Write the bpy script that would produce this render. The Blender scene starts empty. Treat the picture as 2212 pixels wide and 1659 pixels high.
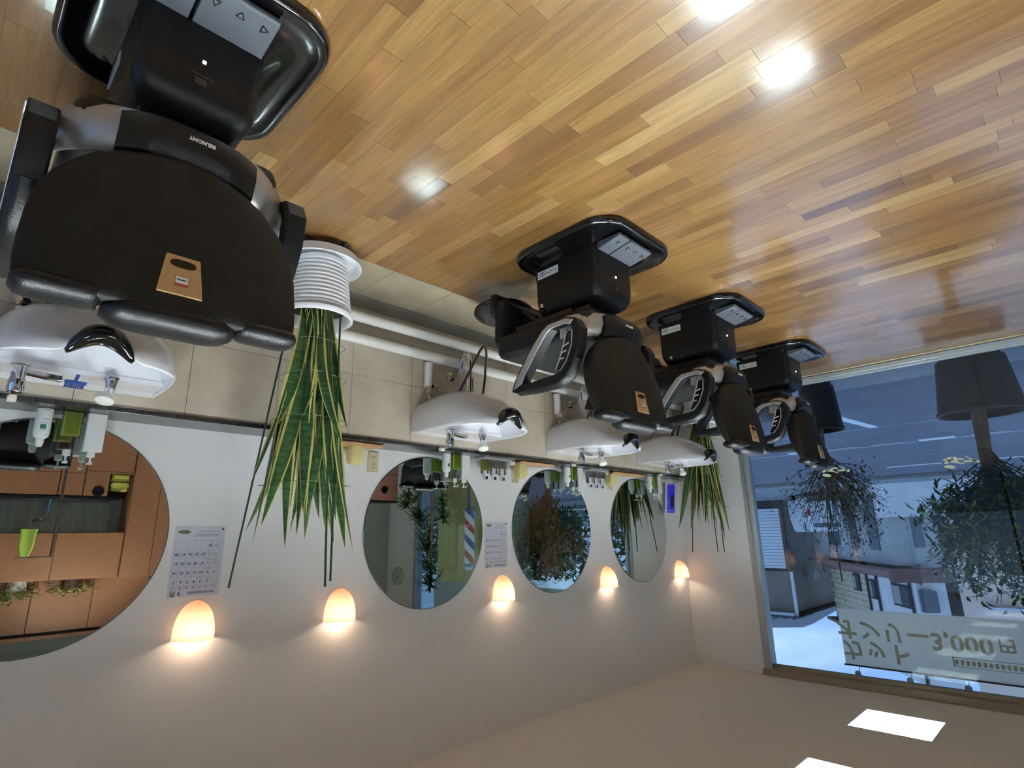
import bpy, math, random
from math import sin, cos, pi, radians, sqrt
from mathutils import Vector, Matrix
rnd = random.Random(7)
SC = bpy.context.scene
COL = SC.collection
def lin(r, g, b):
    f = lambda c: (c/255/12.92) if c/255 <= .04045 else ((c/255+.055)/1.055)**2.4
    return (f(r), f(g), f(b), 1)
# ------------------------------------------------------------------ camera (the photograph is upside down: camera rolled 180 degrees)
FPX, YAW, PITCH, ROLL, CAMZ = 1216.9, 0.77977, -0.263377, -0.017254, 1.365
def cam_axes():
    cy, sy = cos(YAW), sin(YAW)
    f = Vector((sy*cos(PITCH), cy*cos(PITCH), sin(PITCH)))
    r0 = Vector((cy, -sy, 0)); u0 = r0.cross(f)
    return cos(ROLL)*r0+sin(ROLL)*u0, -sin(ROLL)*r0+cos(ROLL)*u0, f
r_, u_, f_ = cam_axes()
cd = bpy.data.cameras.new('camera'); cam = bpy.data.objects.new('camera', cd); COL.objects.link(cam)
cd.sensor_width = 36; cd.lens = FPX/2212*36; cd.clip_start = .02; cd.clip_end = 600
M = Matrix.Identity(4)
for i in range(3):
    M[i][0] = -r_[i]; M[i][1] = -u_[i]; M[i][2] = -f_[i]
M[2][3] = CAMZ
cam.matrix_world = M
SC.camera = cam
SC.view_settings.view_transform = 'Standard'; SC.view_settings.look = 'None'
SC.view_settings.gamma = 1; SC.view_settings.use_curve_mapping = False
SC.view_settings.exposure = 0.85
# ------------------------------------------------------------------ sky
W = bpy.data.worlds.new('sky'); SC.world = W; W.use_nodes = True
nt = W.node_tree; nt.nodes.clear()
N = lambda t, **k: (lambda n: ([setattr(n, a, b) for a, b in k.items()], n)[1])(nt.nodes.new(t))
tc = N('ShaderNodeTexCoord'); sep = N('ShaderNodeSeparateXYZ'); nt.links.new(tc.outputs['Generated'], sep.inputs[0])
rp = N('ShaderNodeValToRGB'); nt.links.new(sep.outputs[2], rp.inputs[0])
rp.color_ramp.elements[0].position = 0; rp.color_ramp.elements[0].color = (.26, .43, .76, 1)
rp.color_ramp.elements[1].position = .8; rp.color_ramp.elements[1].color = (.17, .36, .80, 1)
mp = N('ShaderNodeMapping'); mp.inputs['Scale'].default_value = (1.6, 1.6, 5.5)
nt.links.new(tc.outputs['Generated'], mp.inputs[0])
nz = N('ShaderNodeTexNoise'); nz.inputs['Scale'].default_value = 2.2; nz.inputs['Detail'].default_value = 7; nz.inputs['Roughness'].default_value = .55
nt.links.new(mp.outputs[0], nz.inputs[0])
cr = N('ShaderNodeValToRGB'); cr.color_ramp.elements[0].position = .42; cr.color_ramp.elements[1].position = .66
nt.links.new(nz.outputs[0], cr.inputs[0])
mx = N('ShaderNodeMix', data_type='RGBA'); nt.links.new(cr.outputs[0], mx.inputs[0]); nt.links.new(rp.outputs[0], mx.inputs[6])
mx.inputs[7].default_value = (.50, .67, .93, 1)
bg = N('ShaderNodeBackground'); bg.inputs[1].default_value = .80; nt.links.new(mx.outputs[2], bg.inputs[0])
ow = N('ShaderNodeOutputWorld'); nt.links.new(bg.outputs[0], ow.inputs[0])
LIGHT_E = 222.0          # ceiling luminaire diffuser emission
SCONCE_W = .50          # lamp inside each wall sconce (W)
# ------------------------------------------------------------------ materials
MATS = {}
def mat(name, color=None, rough=.5, metal=0, bump=None, coat=0, var=None, emit=None, spec=.5, trans=0, sheen=0):
    """var=(scale, strength, stretch xyz) value noise; bump=(scale, strength)"""
    if name in MATS: return MATS[name]
    m = bpy.data.materials.new(name); m.use_nodes = True; t = m.node_tree; b = t.nodes['Principled BSDF']
    b.inputs['Base Color'].default_value = color; b.inputs['Roughness'].default_value = rough
    b.inputs['Metallic'].default_value = metal; b.inputs['Coat Weight'].default_value = coat; b.inputs['Coat Roughness'].default_value = .08
    b.inputs['Specular IOR Level'].default_value = spec
    b.inputs['Transmission Weight'].default_value = trans
    if sheen: b.inputs['Sheen Weight'].default_value = sheen
    if emit: b.inputs['Emission Color'].default_value = emit[0]; b.inputs['Emission Strength'].default_value = emit[1]
    if var or bump:
        co = t.nodes.new('ShaderNodeTexCoord')
    if var:
        mpn = t.nodes.new('ShaderNodeMapping'); mpn.inputs['Scale'].default_value = var[2] if len(var) > 2 else (1, 1, 1)
        t.links.new(co.outputs['Object'], mpn.inputs[0])
        n = t.nodes.new('ShaderNodeTexNoise'); n.inputs['Scale'].default_value = var[0]; n.inputs['Detail'].default_value = 6
        t.links.new(mpn.outputs[0], n.inputs[0])
        mr = t.nodes.new('ShaderNodeMapRange'); mr.inputs['To Min'].default_value = 1-var[1]; mr.inputs['To Max'].default_value = 1+var[1]
        mr.inputs['From Min'].default_value = .3; mr.inputs['From Max'].default_value = .7
        t.links.new(n.outputs[0], mr.inputs[0])
        v = t.nodes.new('ShaderNodeVectorMath'); v.operation = 'SCALE'; v.inputs[0].default_value = color[:3]
        t.links.new(mr.outputs[0], v.inputs['Scale']); t.links.new(v.outputs[0], b.inputs['Base Color'])
    if bump:
        n = t.nodes.new('ShaderNodeTexNoise'); n.inputs['Scale'].default_value = bump[0]; n.inputs['Detail'].default_value = 3
        t.links.new(co.outputs['Object'], n.inputs[0])
        bp = t.nodes.new('ShaderNodeBump'); bp.inputs['Strength'].default_value = bump[1]; bp.inputs['Distance'].default_value = .004
        t.links.new(n.outputs[0], bp.inputs['Height']); t.links.new(bp.outputs[0], b.inputs['Normal'])
    MATS[name] = m
    return m
def glass_mat(name, tint, refl=.5):
    m = bpy.data.materials.new(name); m.use_nodes = True; t = m.node_tree; t.nodes.clear()
    o = t.nodes.new('ShaderNodeOutputMaterial'); tr = t.nodes.new('ShaderNodeBsdfTransparent'); tr.inputs[0].default_value = tint
    gl = t.nodes.new('ShaderNodeBsdfGlossy'); gl.inputs['Roughness'].default_value = 0.0
    fr = t.nodes.new('ShaderNodeFresnel'); fr.inputs[0].default_value = 1.5
    mu = t.nodes.new('ShaderNodeMath'); mu.operation = 'MULTIPLY'; mu.inputs[1].default_value = refl
    t.links.new(fr.outputs[0], mu.inputs[0])
    mi = t.nodes.new('ShaderNodeMixShader'); t.links.new(mu.outputs[0], mi.inputs[0]); t.links.new(tr.outputs[0], mi.inputs[1]); t.links.new(gl.outputs[0], mi.inputs[2])
    t.links.new(mi.outputs[0], o.inputs[0]); MATS[name] = m
    return m
def wood_floor_mat():
    m = bpy.data.materials.new('oak_floor'); m.use_nodes = True; t = m.node_tree; b = t.nodes['Principled BSDF']; L = t.links.new
    at = t.nodes.new('ShaderNodeAttribute'); at.attribute_name = 'tone'
    geo = t.nodes.new('ShaderNodeNewGeometry')
    cmb = t.nodes.new('ShaderNodeCombineXYZ')
    m1 = t.nodes.new('ShaderNodeMath'); m1.operation = 'MULTIPLY'; m1.inputs[1].default_value = 37.3; L(at.outputs['Fac'], m1.inputs[0])
    L(m1.outputs[0], cmb.inputs[0]); L(m1.outputs[0], cmb.inputs[2])
    mp = t.nodes.new('ShaderNodeMapping'); mp.inputs['Scale'].default_value = (1.3, 17, 1); L(geo.outputs['Position'], mp.inputs[0])
    ad = t.nodes.new('ShaderNodeVectorMath'); ad.operation = 'ADD'; L(mp.outputs[0], ad.inputs[0]); L(cmb.outputs[0], ad.inputs[1])
    n1 = t.nodes.new('ShaderNodeTexNoise'); n1.inputs['Scale'].default_value = 2.0; n1.inputs['Detail'].default_value = 9; n1.inputs['Roughness'].default_value = .6; n1.inputs['Distortion'].default_value = .7
    L(ad.outputs[0], n1.inputs[0])
    n2 = t.nodes.new('ShaderNodeTexNoise'); n2.inputs['Scale'].default_value = 9; n2.inputs['Detail'].default_value = 5; L(ad.outputs[0], n2.inputs[0])
    r = t.nodes.new('ShaderNodeValToRGB'); e = r.color_ramp.elements
    e[0].position = 0; e[0].color = lin(84, 58, 34); e[1].position = 1; e[1].color = lin(160, 130, 84)
    for p, c in ((.14, lin(106, 74, 40)), (.45, lin(126, 91, 50)), (.78, lin(141, 107, 61))):
        x = e.new(p); x.color = c
    L(at.outputs['Fac'], r.inputs[0])
    mr = t.nodes.new('ShaderNodeMapRange'); mr.inputs['From Min'].default_value = .3; mr.inputs['From Max'].default_value = .72; mr.inputs['To Min'].default_value = .70; mr.inputs['To Max'].default_value = 1.18
    L(n1.outputs[0], mr.inputs[0])
    mr2 = t.nodes.new('ShaderNodeMapRange'); mr2.inputs['From Min'].default_value = .3; mr2.inputs['From Max'].default_value = .7; mr2.inputs['To Min'].default_value = .92; mr2.inputs['To Max'].default_value = 1.06
    L(n2.outputs[0], mr2.inputs[0])
    mm = t.nodes.new('ShaderNodeMath'); mm.operation = 'MULTIPLY'; L(mr.outputs[0], mm.inputs[0]); L(mr2.outputs[0], mm.inputs[1])
    v = t.nodes.new('ShaderNodeVectorMath'); v.operation = 'SCALE'; L(r.outputs[0], v.inputs[0]); L(mm.outputs[0], v.inputs['Scale'])
    L(v.outputs[0], b.inputs['Base Color'])
    b.inputs['Roughness'].default_value = .30; b.inputs['Coat Weight'].default_value = 1; b.inputs['Coat Roughness'].default_value = .12; b.inputs['Coat IOR'].default_value = 1.65
    n3 = t.nodes.new('ShaderNodeTexNoise'); n3.inputs['Scale'].default_value = 7; n3.inputs['Detail'].default_value = 2; L(geo.outputs['Position'], n3.inputs[0])
    bp = t.nodes.new('ShaderNodeBump'); bp.inputs['Strength'].default_value = .12; bp.inputs['Distance'].default_value = .004; L(n3.outputs[0], bp.inputs['Height']); L(bp.outputs[0], b.inputs['Normal']); L(bp.outputs[0], b.inputs['Coat Normal'])
    return m
def tile_mat(name, c, rough, amp=.16):
    m = mat(name, c, rough, var=(4.5, amp, (1, 1, 1)), bump=(60, .12)); return m
def leaf_mat(name, c1, c2, rough=.4, stripes=False):
    m = bpy.data.materials.new(name); m.use_nodes = True; t = m.node_tree; b = t.nodes['Principled BSDF']; L = t.links.new
    at = t.nodes.new('ShaderNodeAttribute'); at.attribute_name = 'tone'
    r = t.nodes.new('ShaderNodeValToRGB'); e = r.color_ramp.elements
    e[0].position = 0; e[0].color = c1; e[1].position = 1; e[1].color = c2
    if stripes:    # snake plant: 'tone' runs from the middle (0) to the leaf margin (1)
        e[0].position = .60; e[1].position = .70
        geo = t.nodes.new('ShaderNodeNewGeometry')
        n = t.nodes.new('ShaderNodeTexNoise'); n.inputs['Scale'].default_value = 1
        mp = t.nodes.new('ShaderNodeMapping'); mp.inputs['Scale'].default_value = (12, 12, 75); L(geo.outputs['Position'], mp.inputs[0]); L(mp.outputs[0], n.inputs[0])
        mr = t.nodes.new('ShaderNodeMapRange'); mr.inputs['From Min'].default_value = .4; mr.inputs['From Max'].default_value = .62; mr.inputs['To Min'].default_value = .8; mr.inputs['To Max'].default_value = 1.9
        L(n.outputs[0], mr.inputs[0])
        L(at.outputs['Fac'], r.inputs[0])
        v = t.nodes.new('ShaderNodeVectorMath'); v.operation = 'SCALE'; L(r.outputs[0], v.inputs[0])
        gt = t.nodes.new('ShaderNodeMath'); gt.operation = 'GREATER_THAN'; gt.inputs[1].default_value = .65; L(at.outputs['Fac'], gt.inputs[0])
        mi = t.nodes.new('ShaderNodeMix'); L(gt.outputs[0], mi.inputs[0]); L(mr.outputs[0], mi.inputs[2]); mi.inputs[3].default_value = 1
        L(mi.outputs[0], v.inputs['Scale']); L(v.outputs[0], b.inputs['Base Color'])
    else:
        L(at.outputs['Fac'], r.inputs[0]); L(r.outputs[0], b.inputs['Base Color'])
    b.inputs['Roughness'].default_value = rough
    MATS[name] = m
    return m
BLK = mat('black_plastic', lin(16, 16, 18), .22, coat=.3)
BLKM = mat('black_leather', lin(13, 13, 15), .38, bump=(260, .25), spec=.32)
BRN = mat('dark_brown_leather', lin(16, 14, 11), .58, bump=(320, .22), spec=.3)
BLKG = mat('black_gloss_rubber', lin(9, 9, 9), .08, coat=.6)
SIL = mat('silver_paint', lin(176, 172, 168), .36, metal=.55)
GREYP = mat('grey_plastic', lin(64, 68, 76), .5)
GOLD = mat('champagne_metal', lin(196, 164, 116), .38, metal=.25, var=(30, .06))
CHR = mat('chrome', lin(225, 225, 225), .07, metal=1)
MIR = mat('mirror_silver', lin(206, 217, 214), .0, metal=1)
WHP = mat('white_plastic', lin(225, 226, 228), .35)
CER = mat('white_ceramic', lin(226, 227, 232), .12, coat=.6)
WALLP = mat('white_wallpaper', lin(242, 241, 240), .85, bump=(420, .5))
CEILM = mat('ceiling_paper', lin(214, 207, 196), .9, bump=(300, .3))
DTILE = tile_mat('dado_tile', lin(194, 182, 164), .32)
FTILE = tile_mat('floor_tile', lin(146, 135, 114), .4)
PLINTH = mat('grey_skirting', lin(122, 118, 112), .35, var=(5, .15))
GROUT = mat('grout', lin(120, 112, 100), .9)
GRAN = mat('black_granite', lin(44, 42, 40), .16, var=(170, .75))
PIPEM = mat('white_pipe_lagging', lin(228, 226, 222), .32, bump=(30, .25))
ALU = mat('window_aluminium', lin(178, 186, 188), .38, metal=.3)
ALUD = mat('window_head_brown', lin(150, 138, 120), .6, var=(6, .12, (.4, 1, 6)))
PAPER = mat('white_paper', lin(214, 214, 224), .8)
INK = mat('dark_ink', lin(60, 60, 78), .8)
INKR = mat('red_ink', lin(170, 60, 60), .8)
INKL = mat('pale_ink', lin(150, 150, 172), .8)
OAK = wood_floor_mat()
BOARD = mat('pale_board', lin(190, 148, 104), .6, var=(8, .15, (1, 6, 1)))
SPONGE = mat('yellow_sponge', lin(214, 202, 140), .9, bump=(150, .6))
CREAM = mat('cream_plastic', lin(206, 194, 160), .45)
GREENL = mat('green_liquid', lin(206, 232, 90), .15, coat=.5)
CLEAR = glass_mat('clear_plastic', (.965, .97, .97, 1), 1.0)
WGLASS = glass_mat('window_glass', (.88, .93, .95, 1), .6)
DGRN = mat('green_stake', lin(30, 62, 38), .4)
SNAKE = leaf_mat('snake_leaf', lin(38, 66, 36), lin(190, 182, 104), .35, True)
LEAF1 = leaf_mat('tree_leaf', lin(50, 64, 26), lin(140, 152, 72), .3)
LEAF2 = leaf_mat('shrub_leaf', lin(62, 52, 26), lin(84, 98, 48), .5)
LEAF3 = leaf_mat('dracaena_leaf', lin(28, 54, 26), lin(84, 120, 50), .35)
LEAF4 = leaf_mat('pothos_leaf', lin(40, 84, 30), lin(140, 180, 60), .35)
BARK = mat('bark', lin(128, 104, 76), .9, var=(20, .3, (1, 1, .3)), bump=(40, .8))
TWIG = mat('twig', lin(98, 80, 62), .9)
# ------------------------------------------------------------------ mesh builder
class MB:
    def __init__(s): s.v = []; s.f = []; s.t = []; s.m = []; s.tone = 0.0; s.mi = 0
    def vv(s, p, tone=None): s.v.append(tuple(p)); s.t.append(s.tone if tone is None else tone); return len(s.v)-1
    def ff(s, *i): s.f.append(tuple(i)); s.m.append(s.mi)
    def box(s, a, b):
        x0, y0, z0 = a; x1, y1, z1 = b
        k = [s.vv(p) for p in ((x0,y0,z0),(x1,y0,z0),(x1,y1,z0),(x0,y1,z0),(x0,y0,z1),(x1,y0,z1),(x1,y1,z1),(x0,y1,z1))]
        for q in ((0,3,2,1),(4,5,6,7),(0,1,5,4),(1,2,6,5),(2,3,7,6),(3,0,4,7)): s.ff(*[k[i] for i in q])
        return s
    def loft(s, rings, cap0=True, cap1=True, closed=True):
        ids = [[s.vv(p) for p in r] for r in rings]; n = len(rings[0])
        for a, b in zip(ids, ids[1:]):
            for i in range(n if closed else n-1):
                j = (i+1) % n; s.ff(a[i], a[j], b[j], b[i])
        if cap0: s.ff(*ids[0][::-1])
        if cap1: s.ff(*ids[-1])
        return s
    def lathe(s, prof, c=(0,0,0), n=24, axis='z', cap0=True, cap1=True):
        rings = []
        for r, h in prof:
            ring = []
            for i in range(n):
                a = 2*pi*i/n
                if axis == 'z': p = (c[0]+r*cos(a), c[1]+r*sin(a), c[2]+h)
                elif axis == 'x': p = (c[0]+h, c[1]+r*cos(a), c[2]+r*sin(a))
                else: p = (c[0]+r*sin(a), c[1]+h, c[2]+r*cos(a))
                ring.append(p)
            rings.append(ring)
        return s.loft(rings, cap0, cap1)
    def tube(s, pts, rad, n=8, closed=False, flat=None):
        """rad float or list; flat=(a,b) multiplies the two cross axes"""
        P = [Vector(p) for p in pts]; k = len(P); R = rad if isinstance(rad, (list, tuple)) else [rad]*k
        rings = []; up = None
        for i in range(k):
            if closed: d = P[(i+1) % k]-P[i-1]
            else: d = P[min(i+1, k-1)]-P[max(i-1, 0)]
            d.normalize()
            if up is None:
                up = Vector((0,0,1)) if abs(d.z) < .9 else Vector((1,0,0))
            a = d.cross(up)
            if a.length < 1e-5: a = d.orthogonal()
            a.normalize(); b = a.cross(d).normalized(); up = b
            fa, fb = flat or (1, 1)
            rings.append([P[i]+R[i]*(fa*cos(2*pi*j/n)*a+fb*sin(2*pi*j/n)*b) for j in range(n)])
        if closed: rings.append(rings[0]); return s.loft(rings, False, False)
        return s.loft(rings)
    def prism(s, poly, h0, h1, axis='z'):
        f = {'z': lambda p, h: (p[0], p[1], h), 'y': lambda p, h: (p[0], h, p[1]), 'x': lambda p, h: (h, p[0], p[1])}[axis]
        return s.loft([[f(p, h0) for p in poly], [f(p, h1) for p in poly]])
    def leaf(s, p, d, up, L, w, bend=.0, seg=2):
        """a folded leaf blade"""
        d = Vector(d).normalized(); up = Vector(up); sd = d.cross(up)
        if sd.length < 1e-4: sd = d.orthogonal()
        sd.normalize(); nn = sd.cross(d); p = Vector(p); t = s.tone
        rows = []
        for i in range(seg+1):
            u = i/seg; ww = w*sin(pi*min(1, .12+.88*u))**.8 if u < 1 else 0
            q = p+d*(L*u)-Vector((0,0,1))*(bend*L*u*u)
            rows.append((q-sd*ww/2+nn*ww*.15, q, q+sd*ww/2+nn*ww*.15))
        ids = [[s.vv(x, t) for x in r] for r in rows[:-1]]; tip = s.vv(rows[-1][1], t)
        for a, b in zip(ids, ids[1:]):
            s.ff(a[0], a[1], b[1], b[0]); s.ff(a[1], a[2], b[2], b[1])
        a = ids[-1]; s.ff(a[0], a[1], tip); s.ff(a[1], a[2], tip)
    def mesh(s, name, mats, smooth=True, angle=38):
        me = bpy.data.meshes.new(name); me.from_pydata(s.v, [], s.f)
        for m in (mats if isinstance(mats, (list, tuple)) else [mats]): me.materials.append(m)
        if any(s.m): me.polygons.foreach_set('material_index', s.m)
        if any(s.t):
            a = me.attributes.new('tone', 'FLOAT', 'POINT'); a.data.foreach_set('value', s.t)
        if smooth:
            me.polygons.foreach_set('use_smooth', [True]*len(me.polygons)); me.set_sharp_from_angle(angle=radians(angle))
        me.update()
        return me
    def build(s, name, mats, parent=None, smooth=True, bevel=0, subd=0, loc=None, angle=38):
        o = bpy.data.objects.new(name, s.mesh(name, mats, smooth, angle)); COL.objects.link(o)
        if parent: o.parent = parent
        if loc: o.location = loc
        if bevel:
            m = o.modifiers.new('bevel', 'BEVEL'); m.width = bevel; m.segments = 3; m.limit_method = 'ANGLE'; m.angle_limit = radians(40); m.harden_normals = False
        if subd:
            m = o.modifiers.new('sub', 'SUBSURF'); m.levels = subd; m.render_levels = subd
        return o
def tag(o, label=None, cat=None, group=None, kind=None):
    if label: o['label'] = label
    if cat: o['category'] = cat
    if group: o['group'] = group
    if kind: o['kind'] = kind
    return o
def thing(name, label, cat, loc=(0,0,0), rz=0, group=None):
    o = bpy.data.objects.new(name, None); COL.objects.link(o); o.location = loc; o.rotation_euler = (0,0,rz); o.empty_display_size = .1
    return tag(o, label, cat, group)
def struct(o, label=None):
    o['kind'] = 'structure'
    if label: o['label'] = label
    return o
def dup(root, loc, label, rz=None):
    def cp(o, par):
        c = o.copy(); COL.objects.link(c); c.parent = par
        for ch in o.children: cp(ch, c)
        return c
    r = cp(root, None); r.location = loc; r['label'] = label
    if rz is not None: r.rotation_euler = (0,0,rz)
    return r
def rrect(hx, hy, r, n=6, c=(0,0)):
    pts = []
    for sx, sy, a0 in ((1,1,0),(-1,1,90),(-1,-1,180),(1,-1,270)):
        for i in range(n+1):
            a = radians(a0+90*i/n); pts.append((c[0]+sx*(hx-r)+r*cos(a), c[1]+sy*(hy-r)+r*sin(a)))
    return pts
def text_mesh(name, s, size, m, parent, mtx, ext=.0004, align='CENTER', bold=0):
    cu = bpy.data.curves.new(name, 'FONT'); cu.body = s; cu.size = size; cu.extrude = ext; cu.align_x = align; cu.align_y = 'CENTER'; cu.resolution_u = 2; cu.offset = bold
    o = bpy.data.objects.new('tmp', cu); COL.objects.link(o)
    bpy.context.view_layer.update()
    me = bpy.data.meshes.new_from_object(o.evaluated_get(bpy.context.evaluated_depsgraph_get()))
    bpy.data.objects.remove(o); me.name = name
    me.materials.clear(); me.materials.append(m)
    me.transform(mtx)
    q = bpy.data.objects.new(name, me); COL.objects.link(q)
    if parent: q.parent = parent
    return q
def frame(o, x, y):      # matrix with text x axis -> x, text y axis -> y, at o
    x = Vector(x).normalized(); y = Vector(y).normalized(); z = x.cross(y)
    m = Matrix.Identity(4)
    for i in range(3): m[i][0] = x[i]; m[i][1] = y[i]; m[i][2] = z[i]; m[i][3] = o[i]
    return m
# ------------------------------------------------------------------ room shell
XD, XW, YW, H = 2.738, 2.943, 5.434, 2.577
XL, YB = -2.45, -2.4
WX0, WX1, WZ0, WZ1 = -1.66, 2.215, .068, 2.494      # window opening
WOODX = 2.352
fl = struct(MB().box((XL, YB, -.12), (XW+.1, YW, -.014)).build('floor', GROUT, smooth=False), 'glossy oak strip floor')
ZF = 0.0
# oak boards: rows along x, every board its own piece
PW = .0705; row = 0; pieces = []
y = YW-.03
while y > YB:
    x = WOODX - .0015
    first = rnd.uniform(.1, .75)
    while x > XL:
        L = first if first else rnd.choice([.30, .38, .45, .52, .6, .75, .9]); first = None
        x0 = max(XL, x-L)
        tone = min(1, max(.02, rnd.gauss(.52, .19)))
        pieces.append((x0, x-.0009, y-PW+.0006, y, tone)); x = x0
    y -= PW
def plank_score(p):
    cx, cy = (p[0]+p[1])/2, (p[2]+p[3])/2; v = Vector((cx, cy, -CAMZ)); d = v.dot(f_)
    if d < .15: return -1
    sx, sy = v.dot(r_)/d*FPX, v.dot(u_)/d*FPX
    if abs(sx) > 1150 or abs(sy) > 880: return -1
    return 1/(d*d)
pieces.sort(key=plank_score, reverse=True)
for p in pieces[:300]:
    b = MB(); b.tone = p[4]; b.box((p[0], p[2], -.013), (p[1], p[3], ZF-rnd.uniform(0, .0004))); b.build('plank', OAK, fl, smooth=False)
b = MB()
for p in pieces[300:]:
    b.tone = p[4]; b.box((p[0], p[2], -.013), (p[1], p[3], ZF-rnd.uniform(0, .0004)))
tag(b.build('distant_planks', OAK, fl, smooth=False), 'narrower looking oak boards further away', kind='stuff')
# tiled strip along the wash basin wall
k = 0; ty = 1.51-.4*10
while ty < YW:
    b = MB().box((WOODX+.001, max(ty, YB)+.001, -.013), (XD-.0005, min(ty+.4, YW)-.001, .001)); b.build('floor_tile', FTILE, fl, smooth=False, bevel=.0012); ty += .4
struct(MB().box((XW, YB, .8285), (XW+.12, YW+.12, H)).build('wall_right', WALLP, smooth=False), 'white papered wall above the granite ledge')
wr = struct(MB().box((XD+.012, YB, -.02), (XW+.12, YW+.12, .8275)).build('wall_right_lower', GROUT, smooth=False), 'tiled dado wall below the ledge')
ty = 1.51-.4*10
while ty < YW:
    for z0, z1 in ((.082, .48), (.48, .828)):
        MB().box((XD, max(ty, YB)+.001, z0+.001), (XD+.0125, min(ty+.4, YW)-.001, z1-.001)).build('tile', DTILE, wr, smooth=False, bevel=.0012)
    ty += .4
b = MB().box((XD+.004, YB, 0), (XD+.0125, YW, .081)); struct(b.build('baseboard_right', PLINTH, smooth=False), 'dark grey tile skirting')
b = MB().box((XD-.012, YB, .828), (XW-.001, YW-.001, .848))
tag(b.build('granite_ledge', GRAN, smooth=False, bevel=.002), 'long speckled black granite ledge below the round mirrors', 'ledge')
# window wall
b = MB()
b.box((WX1+.075, YW, -.12), (XW+.12, YW+.16, H)); b.box((XL-.1, YW, -.12), (WX0-.06, YW+.16, H)); b.box((WX0-.06, YW, WZ1+.045), (WX1+.075, YW+.16, H)); b.box((WX0-.06, YW+.012, -.12), (WX1+.075, YW+.16, .012))
struct(b.build('wall_front', WALLP, smooth=False), 'street side wall around the shop window')
MB().box((XL-.1, YB, -.12), (XL, YW+.1, H)); wl = struct(MB().box((XL-.1, YB-.1, -.12), (XL, YW+.16, H)).build('wall_left', mat('green_white_wall', lin(186, 194, 184), .85), smooth=False), 'pale greenish wall')
b = MB(); b.box((XL-.1, YB-.12, -.12), (-2.2, YB, H)); b.box((2.5, YB-.12, -.12), (XW+.12, YB, H)); b.box((-2.2, YB-.12, 2.5), (2.5, YB, H)); b.box((-2.2, YB-.12, -.12), (2.5, YB, .05))
struct(b.build('wall_back', WALLP, smooth=False), 'white wall around the added rear glass front')
t = bpy.data.objects.new('added_daylight_window', None); COL.objects.link(t); struct(t, 'unseen glass front behind the camera, added for daylight')  # unseen opening added to bring more daylight onto the walls
for x in (-2.2, -.66, .94, 2.46): MB().box((x, YB-.09, .05), (x+.04, YB-.01, 2.5)).build('jamb', ALU, t, smooth=False)
MB().box((-2.2, YB-.055, .05), (2.5, YB-.049, 2.5)).build('pane', WGLASS, t, smooth=False)
# ceiling with recesses cut for the luminaires
LX0, LX1 = .905, 1.365
lights = [(LX0, LX1, yc-.235, yc+.235) for yc in (4.61, 3.42, 2.22, 1.02, -.18)] + [(-1.7, -1.24, yc-.235, yc+.235) for yc in (3.4, 1.2, -1.0)]  # first two are seen; the unseen others are added for light
xs = sorted({XL-.1, XW+.12, *[a for l in lights for a in l[:2]]}); ys = sorted({YB-.1, YW+.16, *[a for l in lights for a in l[2:]]})
b = MB()
for i in range(len(xs)-1):
    for j in range(len(ys)-1):
        cx, cy = (xs[i]+xs[i+1])/2, (ys[j]+ys[j+1])/2
        if any(l[0] < cx < l[1] and l[2] < cy < l[3] for l in lights): continue
        b.box((xs[i], ys[j], H), (xs[i+1], ys[j+1], H+.14))
struct(b.build('ceiling', CEILM, smooth=False), 'taupe papered ceiling')
LOUV = mat('louver_white', lin(205, 210, 208), .4, spec=.4)
DIFF = mat('lamp_tube', (1, 1, 1, 1), .5, emit=((.86, .95, 1.0, 1), LIGHT_E))
lnames = ['square recessed ceiling light with white louvers nearest the window corner', 'square recessed ceiling light cut by the photo edge, second from window', 'added unseen ceiling light above the second chair', 'added unseen ceiling light between nearest and second chairs', 'added unseen ceiling light above the nearest chair', 'added unseen ceiling light over the open floor near window', 'added unseen ceiling light over the open floor by cabinets', 'added unseen ceiling light over the open floor at the back']
for l, nm in zip(lights, lnames):
    x0, x1, y0, y1 = l; t = thing('ceiling_light', nm, 'ceiling light', ((x0+x1)/2, (y0+y1)/2, H), group='recessed louver lights')
    hx, hy = (x1-x0)/2, (y1-y0)/2; b = MB(); e = .004
    b.box((-hx+.0005, -hy+.0005, -e), (-hx+.008, hy-.0005, .12)); b.box((hx-.008, -hy+.0005, -e), (hx-.0005, hy-.0005, .12)); b.box((-hx+.008, -hy+.0005, -e), (hx-.008, -hy+.008, .12)); b.box((-hx+.008, hy-.008, -e), (hx-.008, hy-.0005, .12)); b.box((-hx+.0005, -hy+.0005, .12), (hx-.0005, hy-.0005, .135))
    b.build('housing', LOUV, t, smooth=False)
    for i in range(1, 3): MB().box((-hx+.008, -hy+2*hy*i/3-.003, .004), (hx-.008, -hy+2*hy*i/3+.003, .070)).build('louver', LOUV, t, smooth=False)
    for i in range(1, 3): MB().box((-hx+2*hx*i/3-.003, -hy+.008, .0045), (-hx+2*hx*i/3+.003, hy-.008, .0695)).build('louver', LOUV, t, smooth=False)
    for i in range(3):
        yy = -hy+2*hy*(i+.5)/3; MB().lathe([(.013, -hx+.03), (.013, hx-.03)], (0, yy, .088), 12, 'x').build('tube', DIFF, t)
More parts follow.
